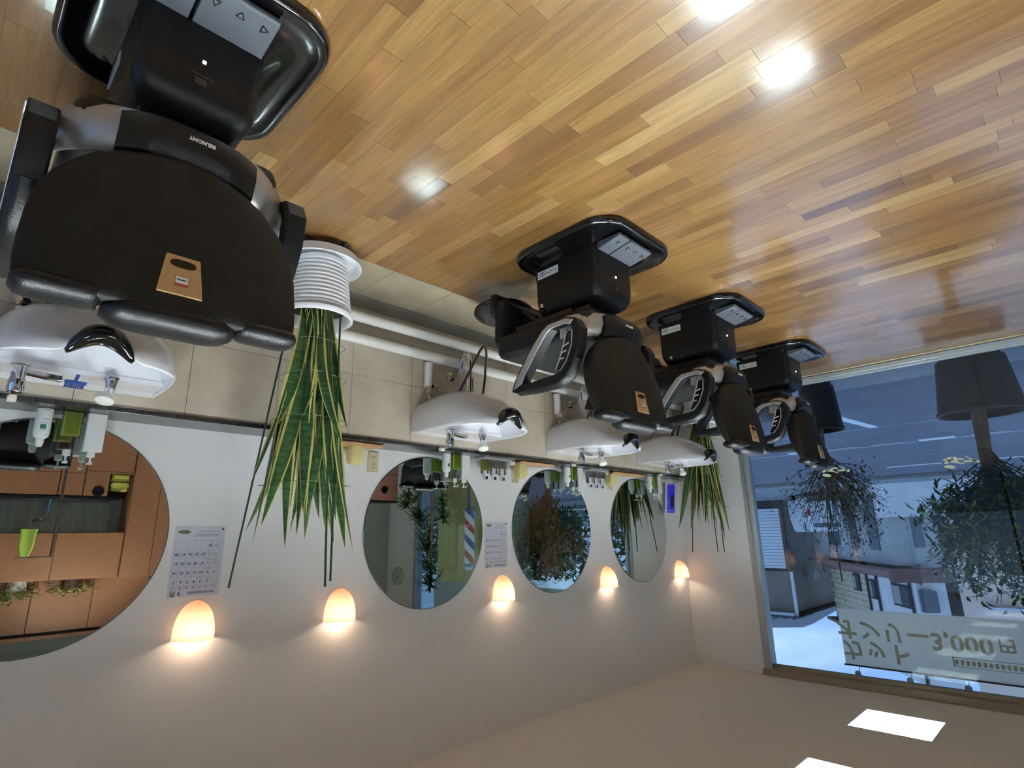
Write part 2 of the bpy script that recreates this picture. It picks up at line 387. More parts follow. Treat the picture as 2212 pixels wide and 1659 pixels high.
# window: frame, sill, pane
t = bpy.data.objects.new('window_1', None); COL.objects.link(t); struct(t, 'large shop window onto the street'); t.location = (0, 0, 0)
b = MB(); b.box((WX1, YW-.02, WZ0-.05), (WX1+.03, YW+.09, WZ1+.04)); b.box((WX1+.03, YW-.008, .012), (WX1+.075, YW+.09, WZ1+.04)); b.box((WX0-.06, YW-.015, .012), (WX0, YW+.09, WZ1+.04)); b.build('jamb', ALU, t, smooth=False, bevel=.002)
b = MB(); b.box((WX0, YW-.012, .013), (WX1, YW+.09, WZ0-.02)); b.box((WX0, YW+.01, WZ0-.02), (WX1, YW+.05, WZ0)); b.build('sill', ALU, t, smooth=False, bevel=.002)
b = MB(); b.box((WX0-.06, YW-.055, WZ1+.03), (WX1+.075, YW-.001, H-.001)); b.box((WX0, YW+.005, WZ1), (WX1, YW+.07, WZ1+.045)); b.build('head_frame', ALUD, t, smooth=False, bevel=.003)
b = MB().box((WX0, YW+.028, WZ0), (WX1, YW+.034, WZ1)); b.build('pane', WGLASS, t, smooth=False)
# floor edge strip at the window
b = MB().box((WX0-.06, YW-.03, -.013), (WX1+.075, YW-.001, .004)); struct(b.build('trim_1', mat('pale_threshold', lin(196, 184, 150), .5), smooth=False), 'pale threshold strip')
# ------------------------------------------------------------------ round mirrors
MY = [.305, 2.205, 3.405, 4.612]; MN = ['nearest large round mirror, cut by the frame, reflecting wooden cabinets', 'second round mirror, reflecting the barber pole and a clock', 'third round mirror, reflecting the street tree', 'farthest round mirror, reflecting the window pier and snake plant']
for yc, nm in zip(MY, MN):
    t = thing('round_mirror', nm, 'mirror', (XW, yc, 1.325), group='round wall mirrors')
    MB().lathe([(.455, -.0005), (.456, -.004), (.4535, -.0065)], (0,0,0), 96, 'x').build('glass', MIR, t, angle=20)
    MB().lathe([(.4575, -.0003), (.4575, -.005), (.4555, -.0055), (.4555, -.0003)], (0,0,0), 96, 'x', False, False).build('edge', mat('mirror_edge', lin(70, 82, 80), .3), t)
# ------------------------------------------------------------------ wall sconces
SHELL = bpy.data.materials.new('sconce_glass'); SHELL.use_nodes = True
_t = SHELL.node_tree; _b = _t.nodes['Principled BSDF']; _b.inputs['Base Color'].default_value = lin(255, 214, 176); _b.inputs['Roughness'].default_value = .5
_o = _t.nodes['Material Output']; _tr = _t.nodes.new('ShaderNodeBsdfTranslucent'); _tr.inputs[0].default_value = (1, .90, .82, 1)
_m = _t.nodes.new('ShaderNodeMixShader'); _m.inputs[0].default_value = .6; _t.links.new(_b.outputs[0], _m.inputs[1]); _t.links.new(_tr.outputs[0], _m.inputs[2]); _t.links.new(_m.outputs[0], _o.inputs[0])
_b.inputs['Emission Color'].default_value = (1, .72, .50, 1); _b.inputs['Emission Strength'].default_value = .07
def make_sconce(nm, y):
    t = thing('wall_sconce', nm, 'wall lamp', (XW, y, 1.785), group='half dome wall sconces')
    rings = []; n = 20
    for k_ in range(13):       # k=0 rim (top, open), k=12 tip
        u = k_/12; w = .086*(1-(sin(u*pi/2)**.9)**2.5)**.5 if u < 1 else .002; d = .098*(1-(sin(u*pi/2)**.9)**2.2)**.5 if u < 1 else .003
        rings.append([(-.0015-d*sin(pi*i/n), w*cos(pi*i/n), -.162*sin(u*pi/2)**.9) for i in range(n+1)])
    b = MB(); b.loft(rings, False, False, closed=False)
    o = b.build('shade', SHELL, t, angle=80); s = o.modifiers.new('solid', 'SOLIDIFY'); s.thickness = .003; s.offset = 1
    MB().box((-.012, -.03, -.13), (-.001, .03, -.05)).build('mount', WHP, t, smooth=False)
    MB().lathe([(.001, -.01), (.014, -.004), (.017, .008), (.014, .022), (.001, .03)], (-.045, 0, -.075), 12).build('bulb', mat('bulb_glow', (1,1,1,1), .5, emit=((1, .72, .46, 1), 6)), t)
    ld = bpy.data.lights.new('lamp', 'POINT'); ld.energy = SCONCE_W; ld.color = (1, .80, .60); ld.shadow_soft_size = .012
    lo = bpy.data.objects.new('lamp', ld); COL.objects.link(lo); lo.location = (-.047, 0, -.03); lo.parent = t
    return t
for y, nm in ((.915, 'glowing half dome wall lamp above the near calendar'), (1.625, 'glowing half dome wall lamp above the near snake plant'), (2.84, 'glowing half dome wall lamp between second and third mirrors'), (4.05, 'glowing half dome wall lamp between third and fourth mirrors'), (5.25, 'glowing half dome wall lamp in the far corner by the window'), (-.3, 'glowing half dome wall lamp outside the frame')):
    make_sconce(nm, y)
# ------------------------------------------------------------------ calendars
def calendar(nm, y0, y1, z0, z1):
    w, h = y1-y0, z1-z0
    t = thing('wall_calendar', nm, 'calendar', (XW, (y0+y1)/2, z0), group='september calendars')
    MB().box((-.003, -w/2, 0), (-.0005, w/2, h)).build('sheet', PAPER, t, smooth=False)
    X = -.0034
    # facing -x: text x axis -> -y
    tx = lambda s, sz, yy, zz, m, par, bold=0: text_mesh('print', s, sz, m, par, frame((X, yy, zz), (0,-1,0), (0,0,1)), .0002, bold=bold)
    # yy: + = photo left reading start
    L = lambda u: w/2-u*w            # u 0..1 from reader's left
    Z = lambda v: h-v*h
    g = MB()
    gx0, gx1, gy0, gy1 = .08, .97, .115, .80
    rows = [.115, .155, .285, .415, .545, .675, .80]
    for i in range(8):
        yy = L(gx0+(gx1-gx0)*i/7); g.box((X, yy-.0004, Z(gy1)), (X+.0003, yy+.0004, Z(gy0)))
    for v in rows: g.box((X, L(gx1), Z(v)-.0004), (X+.0003, L(gx0), Z(v)+.0004))
    g.build('grid', INKL, t, smooth=False)
    cw = (gx1-gx0)/7
    tx('9 月', .026, L(.86), Z(.058), INK, t, .0006)
    for i, c in enumerate('日月火水木金土'): tx(c, .0135, L(gx0+cw*(i+.5)), Z(.135), INKR if i == 0 else INK, t)
    for d in range(1, 31):
        i, r = (d-1) % 7, (d-1)//7
        tx(str(d), .0185, L(gx0+cw*(i+.5)), Z(rows[r+1]+.055), INKL if (i == 0 or d in (16, 23)) else INK, t, .0003)
    b = MB()
    b.box((X, L(.62), Z(.075)), (X+.0003, L(.10), Z(.038)))
    for r, v in enumerate((.86, .885, .93)): b.box((X, L(.62-.04*r), Z(v+.01)), (X+.0003, L(.12), Z(v)))
    for d in (2, 3, 9, 15, 16, 23, 30):
        i, r = (d-1) % 7, (d-1)//7; b.box((X, L(gx0+cw*(i+.85)), Z(rows[r+1]+.112)), (X+.0003, L(gx0+cw*(i+.15)), Z(rows[r+1]+.104)))
    tag(b.build('small_print', INKL, t, smooth=False), kind='stuff')
    b = MB().prism([(L(.82)+.026*cos(a*pi/8), Z(.925)+.009*sin(a*pi/8)) for a in range(16)], X, X+.0003, 'x'); b.build('oval_picture', mat('picture_green', lin(88, 112, 84), .8, var=(90, .4)), t, smooth=False)
    MB().lathe([(.004, -.006), (.004, -.0031)], (0, L(.06), Z(.965)), 10, 'x').build('pin', BLK, t)
calendar('paper september calendar beside the nearest mirror', .79, 1.005, 1.30, 1.605)
calendar('paper september calendar between second and third mirrors', 2.685, 2.9, 1.27, 1.575)
# ------------------------------------------------------------------ barber chairs (local +x faces the wash basin)
def make_chair(nm):
    t = thing('barber_chair', nm, 'barber chair', (0,0,0), group='black barber chairs in a row')
    # floor plate
    b = MB(); O = (.0, 0)
    def rr(hx, hy, r, z, c=(0,0)): return [(x, y, z) for x, y in rrect(hx, hy, r, 7, c)]
    b.loft([rr(.306,.286,.13,.001), rr(.319,.297,.14,.006), rr(.319,.297,.14,.022), rr(.313,.291,.135,.033), rr(.308,.283,.13,.035), rr(.292,.267,.12,.030), rr(.262,.237,.10,.021), rr(.20,.185,.07,.026,(.03,0)), rr(.17,.16,.05,.045,(.06,0))])
    b.build('base_plate', mat('base_plastic', lin(8, 8, 9), .2, coat=.5), t, angle=60)
    # pump cover
    b = MB(); X0, X1, hy = -.135, .262, .147; cx = (X0+X1)/2; hx = (X1-X0)/2
    b.loft([rr(hx+.004,hy+.004,.03,.04,(cx,0)), rr(hx,hy,.032,.12,(cx,0)), rr(hx,hy,.035,.225,(cx,0)), rr(hx-.004,hy-.003,.04,.262,(cx,0)), rr(hx-.018,hy-.016,.045,.291,(cx+.004,0)), rr(hx-.045,hy-.04,.045,.309,(cx+.01,0)), rr(hx-.08,hy-.08,.04,.315,(cx+.02,0))])
    pc = b.build('pump_cover', BLKM, t, angle=60)
    MB().box((X0-.002, -.004, .166), (X0+.003, .004, .174)).build('power_lamp', mat('pilot_lamp', (1,1,1,1), .4, emit=((1,.92,.88,1), 5)), pc, smooth=False)
    b = MB(); b.box((X0-.0025, -.028, .212), (X0+.004, .028, .2155)); b.box((X0-.0015, -.016, .222), (X0+.004, .012, .242)); b.build('socket_plate', mat('dull_black', lin(52, 46, 40), .5), pc, smooth=False)
    st = MB().box((.098, -hy-.0052, .066), (.232, -hy+.002, .106)).build('warning_sticker', mat('sticker_white', lin(212, 214, 210), .5), pc, smooth=False)
    b = MB()
    for i, x in enumerate((.115, .14, .163)): b.prism([(x-.004, .08), (x+.004, .08), (x, .092)] if i % 2 else [(x-.004, .092), (x+.004, .092), (x, .08)], -hy-.0058, -hy-.005, 'y')
    for x in (.128, .151, .175, .20): b.box((x-.0008, -hy-.0057, .07), (x+.0008, -hy-.005, .102))
    b.box((.182, -hy-.0057, .075), (.226, -hy-.005, .078)); b.box((.182, -hy-.0057, .083), (.226, -hy-.005, .086)); b.box((.182, -hy-.0057, .092), (.226, -hy-.005, .095))
    b.build('symbols', INK, st, smooth=False)
    # foot pedals behind the pump
    for y0, y1, n in ((-.135, -.052, 1), (-.043, .135, 3)):
        prof = [(-.262, .030), (-.262, .042), (-.254, .047), (-.138, .068), (-.132, .066), (-.132, .03)]
        b = MB().prism([(x, z) for x, z in prof], y0, y1, 'y'); p = b.build('foot_pedal', GREYP, t, smooth=False, bevel=.003)
        g = MB()
        for i in range(n):
            yc = y0+(y1-y0)*(i+.5)/n; s = .012
            dr = [(1,0),(-1,0),(0,1),(1,0)][(i+(3 if n == 1 else 0)) % 4]
            for k in range(3):
                a0 = math.atan2(dr[1], dr[0])+k*2*pi/3; a1 = a0+2*pi/3
                P = [(-.222+s*cos(a), yc+s*sin(a)) for a in (a0, a1)]
                zz = lambda x: .0475+(x+.254)*.181
                g.tube([(P[0][0], P[0][1], zz(P[0][0])), (P[1][0], P[1][1], zz(P[1][0]))], .0016, 5)
        tag(g.build('pedal_marks', BLK, p), kind='stuff')
    # under-seat mechanism
    b = MB(); b.box((-.05, -.11, .305), (.30, .11, .355)); b.box((.0, -.19, .335), (.36, .19, .375))
    b.build('seat_mechanism', BLK, t, smooth=False, bevel=.008)
    b = MB(); b.tube([(.14, -.15, .33), (.14, -.20, .325), (.135, -.235, .31)], .006, 8); b.lathe([(.004,-.012),(.010,-.010),(.010,.010),(.004,.012)], (.135,-.237,.305), 10); b.build('release_knob', CHR, t)
    # seat
    def cush(x0, x1, hy, z0, z1, r=.035, rz=.02, m=BLKM, name='cushion', par=t, cy=0):
        cx, hx = (x0+x1)/2, (x1-x0)/2; q = lambda d, z: rr(hx-d, hy-d, max(.006, r-d*.4), z, (cx, cy))
        bb = MB().loft([q(rz*.8, z0), q(rz*.2, z0+rz*.3), q(0, z0+rz), q(0, z1-rz), q(rz*.3, z1-rz*.35), q(rz*1.1, z1), ])
        return bb.build(name, m, par, angle=70)
    cush(-.12, .475, .232, .372, .492, .05, .03, BLKM, 'seat')
    # leg rest and footplate
    b = MB()
    def slab(x0, x1, z0, z1, hy, tilt, m, name, rz=.02):
        bb = MB(); cxx, czz = (x0+x1)/2, (z0+z1)/2
        pts = rrect((z1-z0)/2, hy, .04, 6)
        rings = []
        for d, off in ((rz, (x0-x1)/2), (0, (x0-x1)/2+rz), (0, (x1-x0)/2-rz), (rz, (x1-x0)/2)):
            pp = rrect((z1-z0)/2-d, hy-d, .04, 6)
            rings.append([(cxx+off*cos(tilt)+p*sin(tilt), q, czz-off*sin(tilt)+p*cos(tilt)) for p, q in pp])
        bb.loft(rings); return bb.build(name, m, t, angle=70)
    slab(.445, .515, .145, .41, .205, .06, BLKM, 'leg_rest')
    slab(.50, .535, .10, .24, .215, .04, BRN, 'calf_pad', .012)
    b = MB(); rings = []
    for d, z in ((.012, -.012), (0, -.006), (0, .004), (.006, .010), (.02, .011)):
        rings.append([(.635+(.150-d)*cos(a), (.190-d)*sin(a), .125+z+.16*((.150-d)*cos(a))) for a in [2*pi*i/32 for i in range(32)]])
    b.loft(rings); b.build('footplate', BLK, t, angle=60)
    b = MB()
    for s in (-1, 1): b.tube([(.20, s*.06, .34), (.36, s*.06, .26), (.50, s*.06, .13), (.56, s*.06, .128)], .011, 8)
    b.build('footrest_arm', BLK, t)
    # arm rests: a four sided loop each side
    for s in (-1, 1):
        yo, yi = s*.305, s*.248
        loop = [(.285,.712),(.262,.66),(.17,.535),(.085,.455),(.045,.436),(-.065,.433),(-.112,.45),(-.138,.50),(-.125,.58),(-.085,.665),(-.045,.705),(.02,.722),(.15,.724),(.25,.726)]
        inner = [(.215,.686),(.20,.655),(.12,.555),(.055,.482),(.03,.466),(-.05,.463),(-.08,.475),(-.094,.51),(-.085,.57),(-.052,.64),(-.018,.672),(.025,.682),(.12,.686),(.18,.692)]
        def plate(lo, li, y0, y1, name, m, par, bev=.004):
            bb = MB(); n = len(lo)
            R = [[(x, y0, z) for x, z in lo], [(x, y1, z) for x, z in lo], [(x, y1, z) for x, z in li], [(x, y0, z) for x, z in li]]
            ids = [[bb.vv(p) for p in r] for r in R]
            for a, c in ((0,1),(1,2),(2,3),(3,0)):
                for i in range(n):
                    j = (i+1) % n; bb.ff(ids[a][i], ids[a][j], ids[c][j], ids[c][i])
            return bb.build(name, m, par, bevel=bev, angle=30)
        ar = plate(loop, inner, yi, yo, 'armrest', BLKM, t, .006)
        # silver fascia on the outer face, front and lower edges only
        so = loop[0:7]; si = inner[0:7]
        bb = MB(); sh = s*.0035
        def sc(p, q, f): return (p[0]+(q[0]-p[0])*f, p[1]+(q[1]-p[1])*f)
        A = [sc(p, q, .26) for p, q in zip(so, si)]; B = [sc(p, q, .98) for p, q in zip(so, si)]
        ids = [[bb.vv((x, yo+dy, z)) for x, z in P] for P, dy in ((A, -s*.02), (A, sh), (B, sh), (B, -s*.045))]
        for a, c in ((0,1),(1,2),(2,3)):
            for i in range(6): bb.ff(ids[a][i], ids[a][i+1], ids[c][i+1], ids[c][i])
        bb.ff(*[ids[k][0] for k in range(4)]); bb.ff(*[ids[k][6] for k in (3,2,1,0)])
        bb.build('silver_fascia', SIL, ar, bevel=.002, angle=30)
        # raised vent ornament along the rear inner side of the loop
        bb = MB(); e0, e1 = (-.075, .505), (-.012, .655)
        path = [(-.083,.50),(-.078,.56),(-.045,.632),(-.008,.668),(.018,.66),(-.008,.612),(-.035,.545),(-.052,.497)]
        bb.tube([(x, yo-s*.012, z) for x, z in path], .0038, 6, closed=True)
        for u in (.22, .45, .68):
            p = sc((-.078,.52), (-.01,.66), u); q = sc((-.042,.53), (.01,.645), u)
            bb.tube([(p[0], yo-s*.012, p[1]), (q[0], yo-s*.012, q[1]+.006)], .0038, 6)
        bb.build('vent_ornament', SIL, ar)
        bb = MB().prism(path, yo-s*.036, yo-s*.016, 'y'); bb.build('vent_backing', BLK, ar, smooth=False)
        bb = MB(); bb.tube([(.25,yo-s*.028,.722),(.12,yo-s*.028,.727),(.0,yo-s*.028,.724),(-.055,yo-s*.028,.70),(-.105,yo-s*.028,.63)], [.02,.028,.03,.028,.02], 10, flat=(1.0,.55)); bb.build('arm_pad', BLKM, ar)
    # hip band around the foot of the backrest
    def band(hyy, z0, z1, out, name, m, xs_):
        bb = MB(); rings = []; n = 22
        for i in range(n+1):
            u = -1+2*i/n; yy = u*hyy
            xb = -.165+xs_*(abs(yy)/.27)**3.2
            sh = .02*abs(u)**3
            rings.append([(xb+.05, yy, z0+.012+sh), (xb+.012, yy, z0+sh), (xb-out, yy, z0+.018+sh), (xb-out-.004, yy, (z0+z1)/2+sh), (xb-out+.012, yy, z1-.012+sh), (xb+.03, yy, z1+sh), (xb+.055, yy, z1-.01+sh)])
        bb.loft(rings); return bb.build(name, m, t, angle=50)
    band(.268, .392, .500, 0, 'silver_band', SIL, .12)
    hc = band(.150, .385, .503, .012, 'hip_cover', BLKM, .12)
    text_mesh('logo', 'BELMONT', .0130, mat('logo_white', lin(215, 210, 200), .5), hc, frame((-.1822, .012, .432), (0,-1,0), (.06,0,1)), .0006, bold=.0005)
    # backrest shell
    prof = [(.497,.10,-.1765,-.12),(.515,.150,-.180,-.085),(.54,.185,-.184,-.078),(.575,.215,-.188,-.072),(.615,.243,-.194,-.066),(.66,.262,-.200,-.066),(.72,.272,-.209,-.075),(.79,.2755,-.219,-.095),(.84,.275,-.227,-.125),(.872,.272,-.231,-.148),(.887,.266,-.231,-.158),(.893,.255,-.227,-.17)]
    bb = MB(); rings = []
    for z, w, xr, xf in prof:
        ring = []; n = 40
        for i in range(n):
            a = 2*pi*i/n; c_, s_ = cos(a), sin(a)
            yy = w*math.copysign(abs(c_)**.55, c_)
            if s_ <= 0: xx = xr+.012+.034*(abs(yy)/w)**3-.012*abs(s_)**.6 if abs(yy) < w*.999 else xr+.046
            else: xx = xr+.046+(xf-xr-.046)*abs(s_)**.55 if w > .2 else xr+.046+(xf-xr-.046)*abs(s_)
            ring.append((xx, yy, z))
        rings.append(ring)
    bb.loft(rings); br = bb.build('backrest', BRN, t, angle=75)
    # top rolls: two shoulder pads and the head rest between them
    def roll(y0, y1, zc, rz, rx, name, xc=-.185):
        q = MB(); rings = []; n = 12
        for i in range(n+1):
            u = i/n; yy = y0+(y1-y0)*u; k = (1-abs(2*u-1)**7)**.5 if 0 < i < n else .45
            rings.append([(xc+rx*k*cos(a)*(1 if cos(a) > 0 else 1), yy, zc+rz*k*sin(a)) for a in [2*pi*j/14 for j in range(14)]])
        q.loft(rings); return q.build(name, BLKM, t, angle=70)
    roll(-.273, -.130, .886, .025, .049, 'shoulder_pad'); roll(.130, .273, .886, .025, .049, 'shoulder_pad')
    roll(-.127, .127, .902, .032, .058, 'headrest', -.178)
    # gold handle plate with slot on the rear of the backrest
    def xr(z): return -.176-.13*(z-.497)-.0035
    bb = MB(); bb.loft([[(xr(z)-d, y, z) for y, z in ((-.034,.757),(.034,.757),(.045,.853),(-.045,.853))] for d in (.0, .007)]); gp = bb.build('handle_plate', GOLD, t, smooth=False, bevel=.0025)
    bb = MB().loft([[(xr(.777)-d, .026*math.copysign(abs(cos(a))**.6, cos(a)), .7775+.0095*sin(a)) for a in [2*pi*j/28 for j in range(28)]] for d in (.004, .0085)]); bb.build('handle_slot', BLKG, gp, smooth=False)
    bb = MB().box((xr(.82)-.0085, -.0135, .808), (xr(.82)-.004, .0135, .832)); ss = bb.build('care_sticker', mat('red_print', lin(160, 72, 52), .5), gp, smooth=False)
    MB().box((xr(.82)-.009, -.0122, .8095), (xr(.82)-.005, .0122, .8245)).build('white_panel', mat('sticker_white', lin(212,214,210), .5), ss, smooth=False)
    MB().box((xr(.82)-.0094, -.010, .8155), (xr(.82)-.005, .009, .8185)).build('print_mark', INK, ss, smooth=False)
    return t
chair = make_chair('nearest black barber chair, seen from behind at the frame corner')
CHX = 1.525
chair.location = (CHX, .295, 0)
for yc, nm in ((2.13, 'second black barber chair along the row, facing the second mirror'), (3.34, 'third black barber chair along the row'), (4.54, 'farthest black barber chair, beside the shop window')):
    dup(chair, (CHX, yc, 0), nm)
# ------------------------------------------------------------------ wash basins
def make_basin(nm):
    t = thing('wash_basin', nm, 'basin', (0,0,0), group='white shampoo basins on the tiled wall')
    D = .555                                # projection from the wall; origin on the wall at floor level, basin towards -x
    def outline(dx, sy, back=0.0, n=44, inset=0):
        pts = []
        hw = .285*sy
        for i in range(n+1):
            a = -pi/2+pi*i/n                # -90..90: from +y side round the front to -y side
            c_, s_ = cos(a), sin(a)
            xx = -(back+(dx-back)*abs(c_)**.42) if c_ > 1e-6 else -back
            yy = hw*math.copysign(abs(s_)**.80, s_)
            pts.append((xx, yy))
        return pts
    def rimz(x, y): return .768-.062*math.exp(-(y/.085)**4)*max(0, min(1, (-x-.40)/.10)) + .006*(-x/.55)
    L = [(.768,.555,1.0,0),(.755,.556,1.0,0),(.73,.545,.998,0),(.70,.525,.99,0),(.665,.495,.97,0),(.63,.46,.93,0),(.60,.425,.87,0),(.572,.385,.78,.01),(.55,.34,.66,.04),(.532,.30,.50,.08),(.522,.25,.30,.12)]
    rings = []
    for k, (z, dx, sy, bk) in enumerate(L[::-1]):
        rings.append([(x, y, (rimz(x, y) if z == .768 else min(z, rimz(x, y)-.004))) for x, y in outline(dx, sy, bk)])
    # rim and inside
    def inner(dx, sy, bk, z, n=44, relz=None):
        o = outline(dx, sy, bk); return [(x, y, relz(x, y) if relz else z) for x, y in o]
    rings.append(inner(.549, .985, .004, 0, relz=lambda x, y: rimz(x, y)+.004))
    rings.append(inner(.530, .95, .012, 0, relz=lambda x, y: rimz(x, y)+.001))
    rings.append(inner(.515, .93, .20, 0, relz=lambda x, y: min(.752, rimz(x, y)-.012)))
    rings.append(inner(.49, .85, .215, .70)); rings.append(inner(.45, .75, .225, .64)); rings.append(inner(.40, .55, .24, .585)); rings.append(inner(.34, .2, .27, .57))
    b = MB(); b.loft(rings)
    b.box((-.205, -.275, .745), (-.0005, .275, .764))
    bo = b.build('bowl', CER, t, angle=50)
    b = MB().lathe([(.0, 0), (.022, 0), (.022, .004), (.0, .004)], (-.31, 0, .571), 16); b.build('drain', CHR, t)
    # neck rest: thick u shaped rubber with upturned tips
    pts = []; rad = []
    for i in range(19):
        u = max(-1, min(1, -1+(i-1)/8)); e_ = .0 if 0 < i < 18 else 1; yy = .088*u; zz = .702+.070*abs(u)**2.0; xx = -.552+.012*abs(u)**2
        pts.append((xx, yy, zz)); rad.append(.043*(1-.74*abs(u)**2.4)*(1-.75*e_)); pts[-1] = (xx, yy, zz+.007*e_)
    b = MB(); b.tube(pts, rad, 14, flat=(.85, 1.05)); b.build('neck_rest', BLKG, t, angle=80)
    # tap at the back
    tp = MB(); tp.lathe([(.028,0),(.028,.006),(.021,.010),(.021,.055),(.024,.057),(.024,.098),(.021,.103),(.001,.104)], (-.235, -.175, .762), 20)
    ta = tp.build('tap', CHR, t)
    MB().loft([[(x, y, z) for x, z in ((-.252,zz),(-.218,zz),(-.218,zz+.022),(-.252,zz+.022))] for y, zz in ((-.16,.776),(-.07,.786),(-.055,.784))]).build('spout', CHR, ta, smooth=False, bevel=.004)
    MB().box((-.250, -.186, .866), (-.170, -.164, .872)).build('lever', CHR, ta, smooth=False, bevel=.002)
    MB().box((-.172, -.188, .864), (-.145, -.162, .884)).build('lever_tip', mat('cream_tip', lin(226, 214, 196), .5), ta, smooth=False, bevel=.003)
    # shower holder with head
    sh = MB().lathe([(.026,0),(.021,.012),(.016,.040),(.015,.046)], (-.215, .092, .762), 18).build('shower_socket', CHR, t)
    b = MB(); b.tube([(-.215,.092,.80),(-.225,.086,.822),(-.232,.082,.838)], [.013,.017,.026], 16)
    b.build('shower_neck', CHR, sh)
    b = MB(); d = Vector((-.35,-.18,.9)).normalized(); c = Vector((-.233,.081,.836))
    b.tube([c, c+d*.006, c+d*.024, c+d*.028], [.026,.030,.030,.024], 20); b.build('shower_head', mat('shower_white', lin(226, 224, 214), .35), sh)
    # waste trap, valves, hose
    b = MB(); b.lathe([(.034,.520),(.034,.508),(.026,.502),(.026,.430),(.030,.428),(.030,.420),(.016,.418)], (-.20, 0, 0), 18)
    tr = b.build('waste_cup', CHR, t)
    b = MB(); b.tube([(-.20,0,.42),(-.20,0,.33),(-.198,0,.295),(-.185,0,.270),(-.16,0,.262),(-.135,0,.275),(-.12,0,.30),(-.115,0,.345),(-.10,0,.365),(-.05,0,.372),(0,0,.373)], .0155, 12); b.lathe([(.016,0),(.032,-.002),(.032,-.012),(.016,-.014)], (-.002,0,.373), 16, 'x'); b.build('trap_pipe', CHR, tr)
    b = MB(); b.tube([(-.17,.13,.55),(-.23,.10,.42),(-.265,.075,.345),(-.30,.05,.29),(-.325,.025,.266),(-.35,-.005,.258),(-.366,-.035,.266),(-.373,-.065,.295),(-.368,-.09,.345),(-.33,-.12,.44),(-.27,-.14,.55)], .0075, 8); b.build('shower_hose', mat('brown_hose', lin(44, 30, 28), .3), t)
    b = MB(); b.tube([(-.05,-.20,.495),(-.10,-.20,.495)], .019, 12); b.lathe([(.012,-.022),(.018,-.018),(.018,.020),(.012,.024)], (-.05,-.20,.50), 12)
    b.lathe([(.006,-.010),(.024,-.006),(.024,.012),(.006,.014)], (-.105,-.20,.495), 6, 'x'); b.tube([(-.05,-.20,.515),(-.06,-.20,.55),(-.09,-.18,.60)], .007, 8)
    b.build('angle_valve', CHR, t)
    b = MB(); b.tube([(-.045,-.20,.33),(-.045,-.20,.48)], .026, 12); b.build('riser_pipe', PIPEM, t)
    return t
bas = make_basin('nearest white shampoo basin with black neck rest, blue comb inside')
bas.location = (XD-.0005, .30, 0)
for yc, nm in ((2.195, 'second white shampoo basin, hose loop hanging below'), (3.405, 'third white shampoo basin, partly behind second chair'), (4.61, 'farthest white shampoo basin in front of the corner plant')):
    dup(bas, (XD-.0005, yc, 0), nm)
b = MB(); b.box((0, -.006, 0), (.075, .006, .006))
for i in range(9): b.box((.004+.0078*i, -.022, .001), (.0075+.0078*i, -.006, .005))
b.box((.03, .006, 0), (.04, .03, .005))
cb = b.build('scalp_comb', mat('blue_plastic', lin(24, 50, 122), .4), smooth=False, loc=(2.44, .245, .815)); cb.rotation_euler = (-1.1, .1, radians(60)); tag(cb, 'small blue toothed comb lying on the nearest basin tap', 'comb')
# white pipes along the dado
for z, nm in ((.155, 'lower white insulated pipe running along the tiled wall'), (.285, 'upper white insulated pipe with risers to the basins')):
    b = MB(); b.tube([(XD-.045, YB+.01, z)]+[(XD-.045, y_, z) for y_ in (0, 2, 4)]+[(XD-.045, YW-.01, z)], .030, 16)
    tag(b.build('water_pipe', PIPEM), nm, 'pipe', 'white pipes along the wall')
# ------------------------------------------------------------------ things on the ledge
LZ = .848
def flat_pump(nm, y, m, liquid=None, x=2.842):
    t = thing('pump_bottle', nm, 'bottle', (x, y, LZ), group='pump bottles on the granite ledge')
    w, d, h = .033, .026, .155
    if liquid:
        b = MB(); b.loft([[(a, c, z) for a, c in rrect(d, w, .008, 3)] for z in (.0005, h)]); b.loft([[(a, c, z) for a, c in rrect(d*.35, w*.35, .006, 3)] for z in (h, h+.012)], False)
        b.build('container', m, t)
        b = MB(); b.loft([[(a, c, z) for a, c in rrect(d-.003, w-.003, .006, 3)] for z in (.004, h*.62)]); b.build('liquid', liquid, t)
    else:
        b = MB(); b.loft([[(a, c, z) for a, c in rrect(d, w, .006, 3)] for z in (.0005, h)]); b.build('container', m, t, bevel=.002)
    b = MB(); b.lathe([(.013,h),(.014,h+.004),(.014,h+.022),(.008,h+.024),(.004,h+.025),(.004,h+.046),(.010,h+.047),(.010,h+.053),(.002,h+.054)], n=14)
    b.tube([(0,0,h+.050),(-.030,0,h+.050),(-.036,0,h+.044)], .004, 6); b.build('pump', mat('milky_plastic', lin(226,228,224), .4), t)
    return t
def squeeze(nm, y, x=2.835):
    t = thing('squeeze_bottle', nm, 'bottle', (x, y, LZ), group='label bottles on the granite ledge')
    MB().lathe([(.024,.0005),(.027,.004),(.027,.098),(.024,.112),(.014,.120),(.014,.122)], n=20).build('container', mat('white_bottle', lin(222,224,222), .35), t)
    MB().lathe([(.014,.121),(.013,.140),(.009,.152),(.001,.153)], n=14).build('cap', mat('milky_plastic', lin(226,228,224), .4), t)
    g = mat('label_green', lin(40, 110, 92), .5); b = MB()
    for z0, z1, a1 in ((.008,.010,.5), (.045,.047,.5), (.060,.062,.55), (.066,.085,.35), (.089,.091,.3)):
        n = 8; rr0 = [[(-.0273*cos(a), .0273*sin(a), z) for a in [-.35+(.35+a1)*i/n for i in range(n+1)]] for z in (z0, z1)]
        b.loft(rr0, False, False, closed=False)
    b.build('label_print', g, t); return t
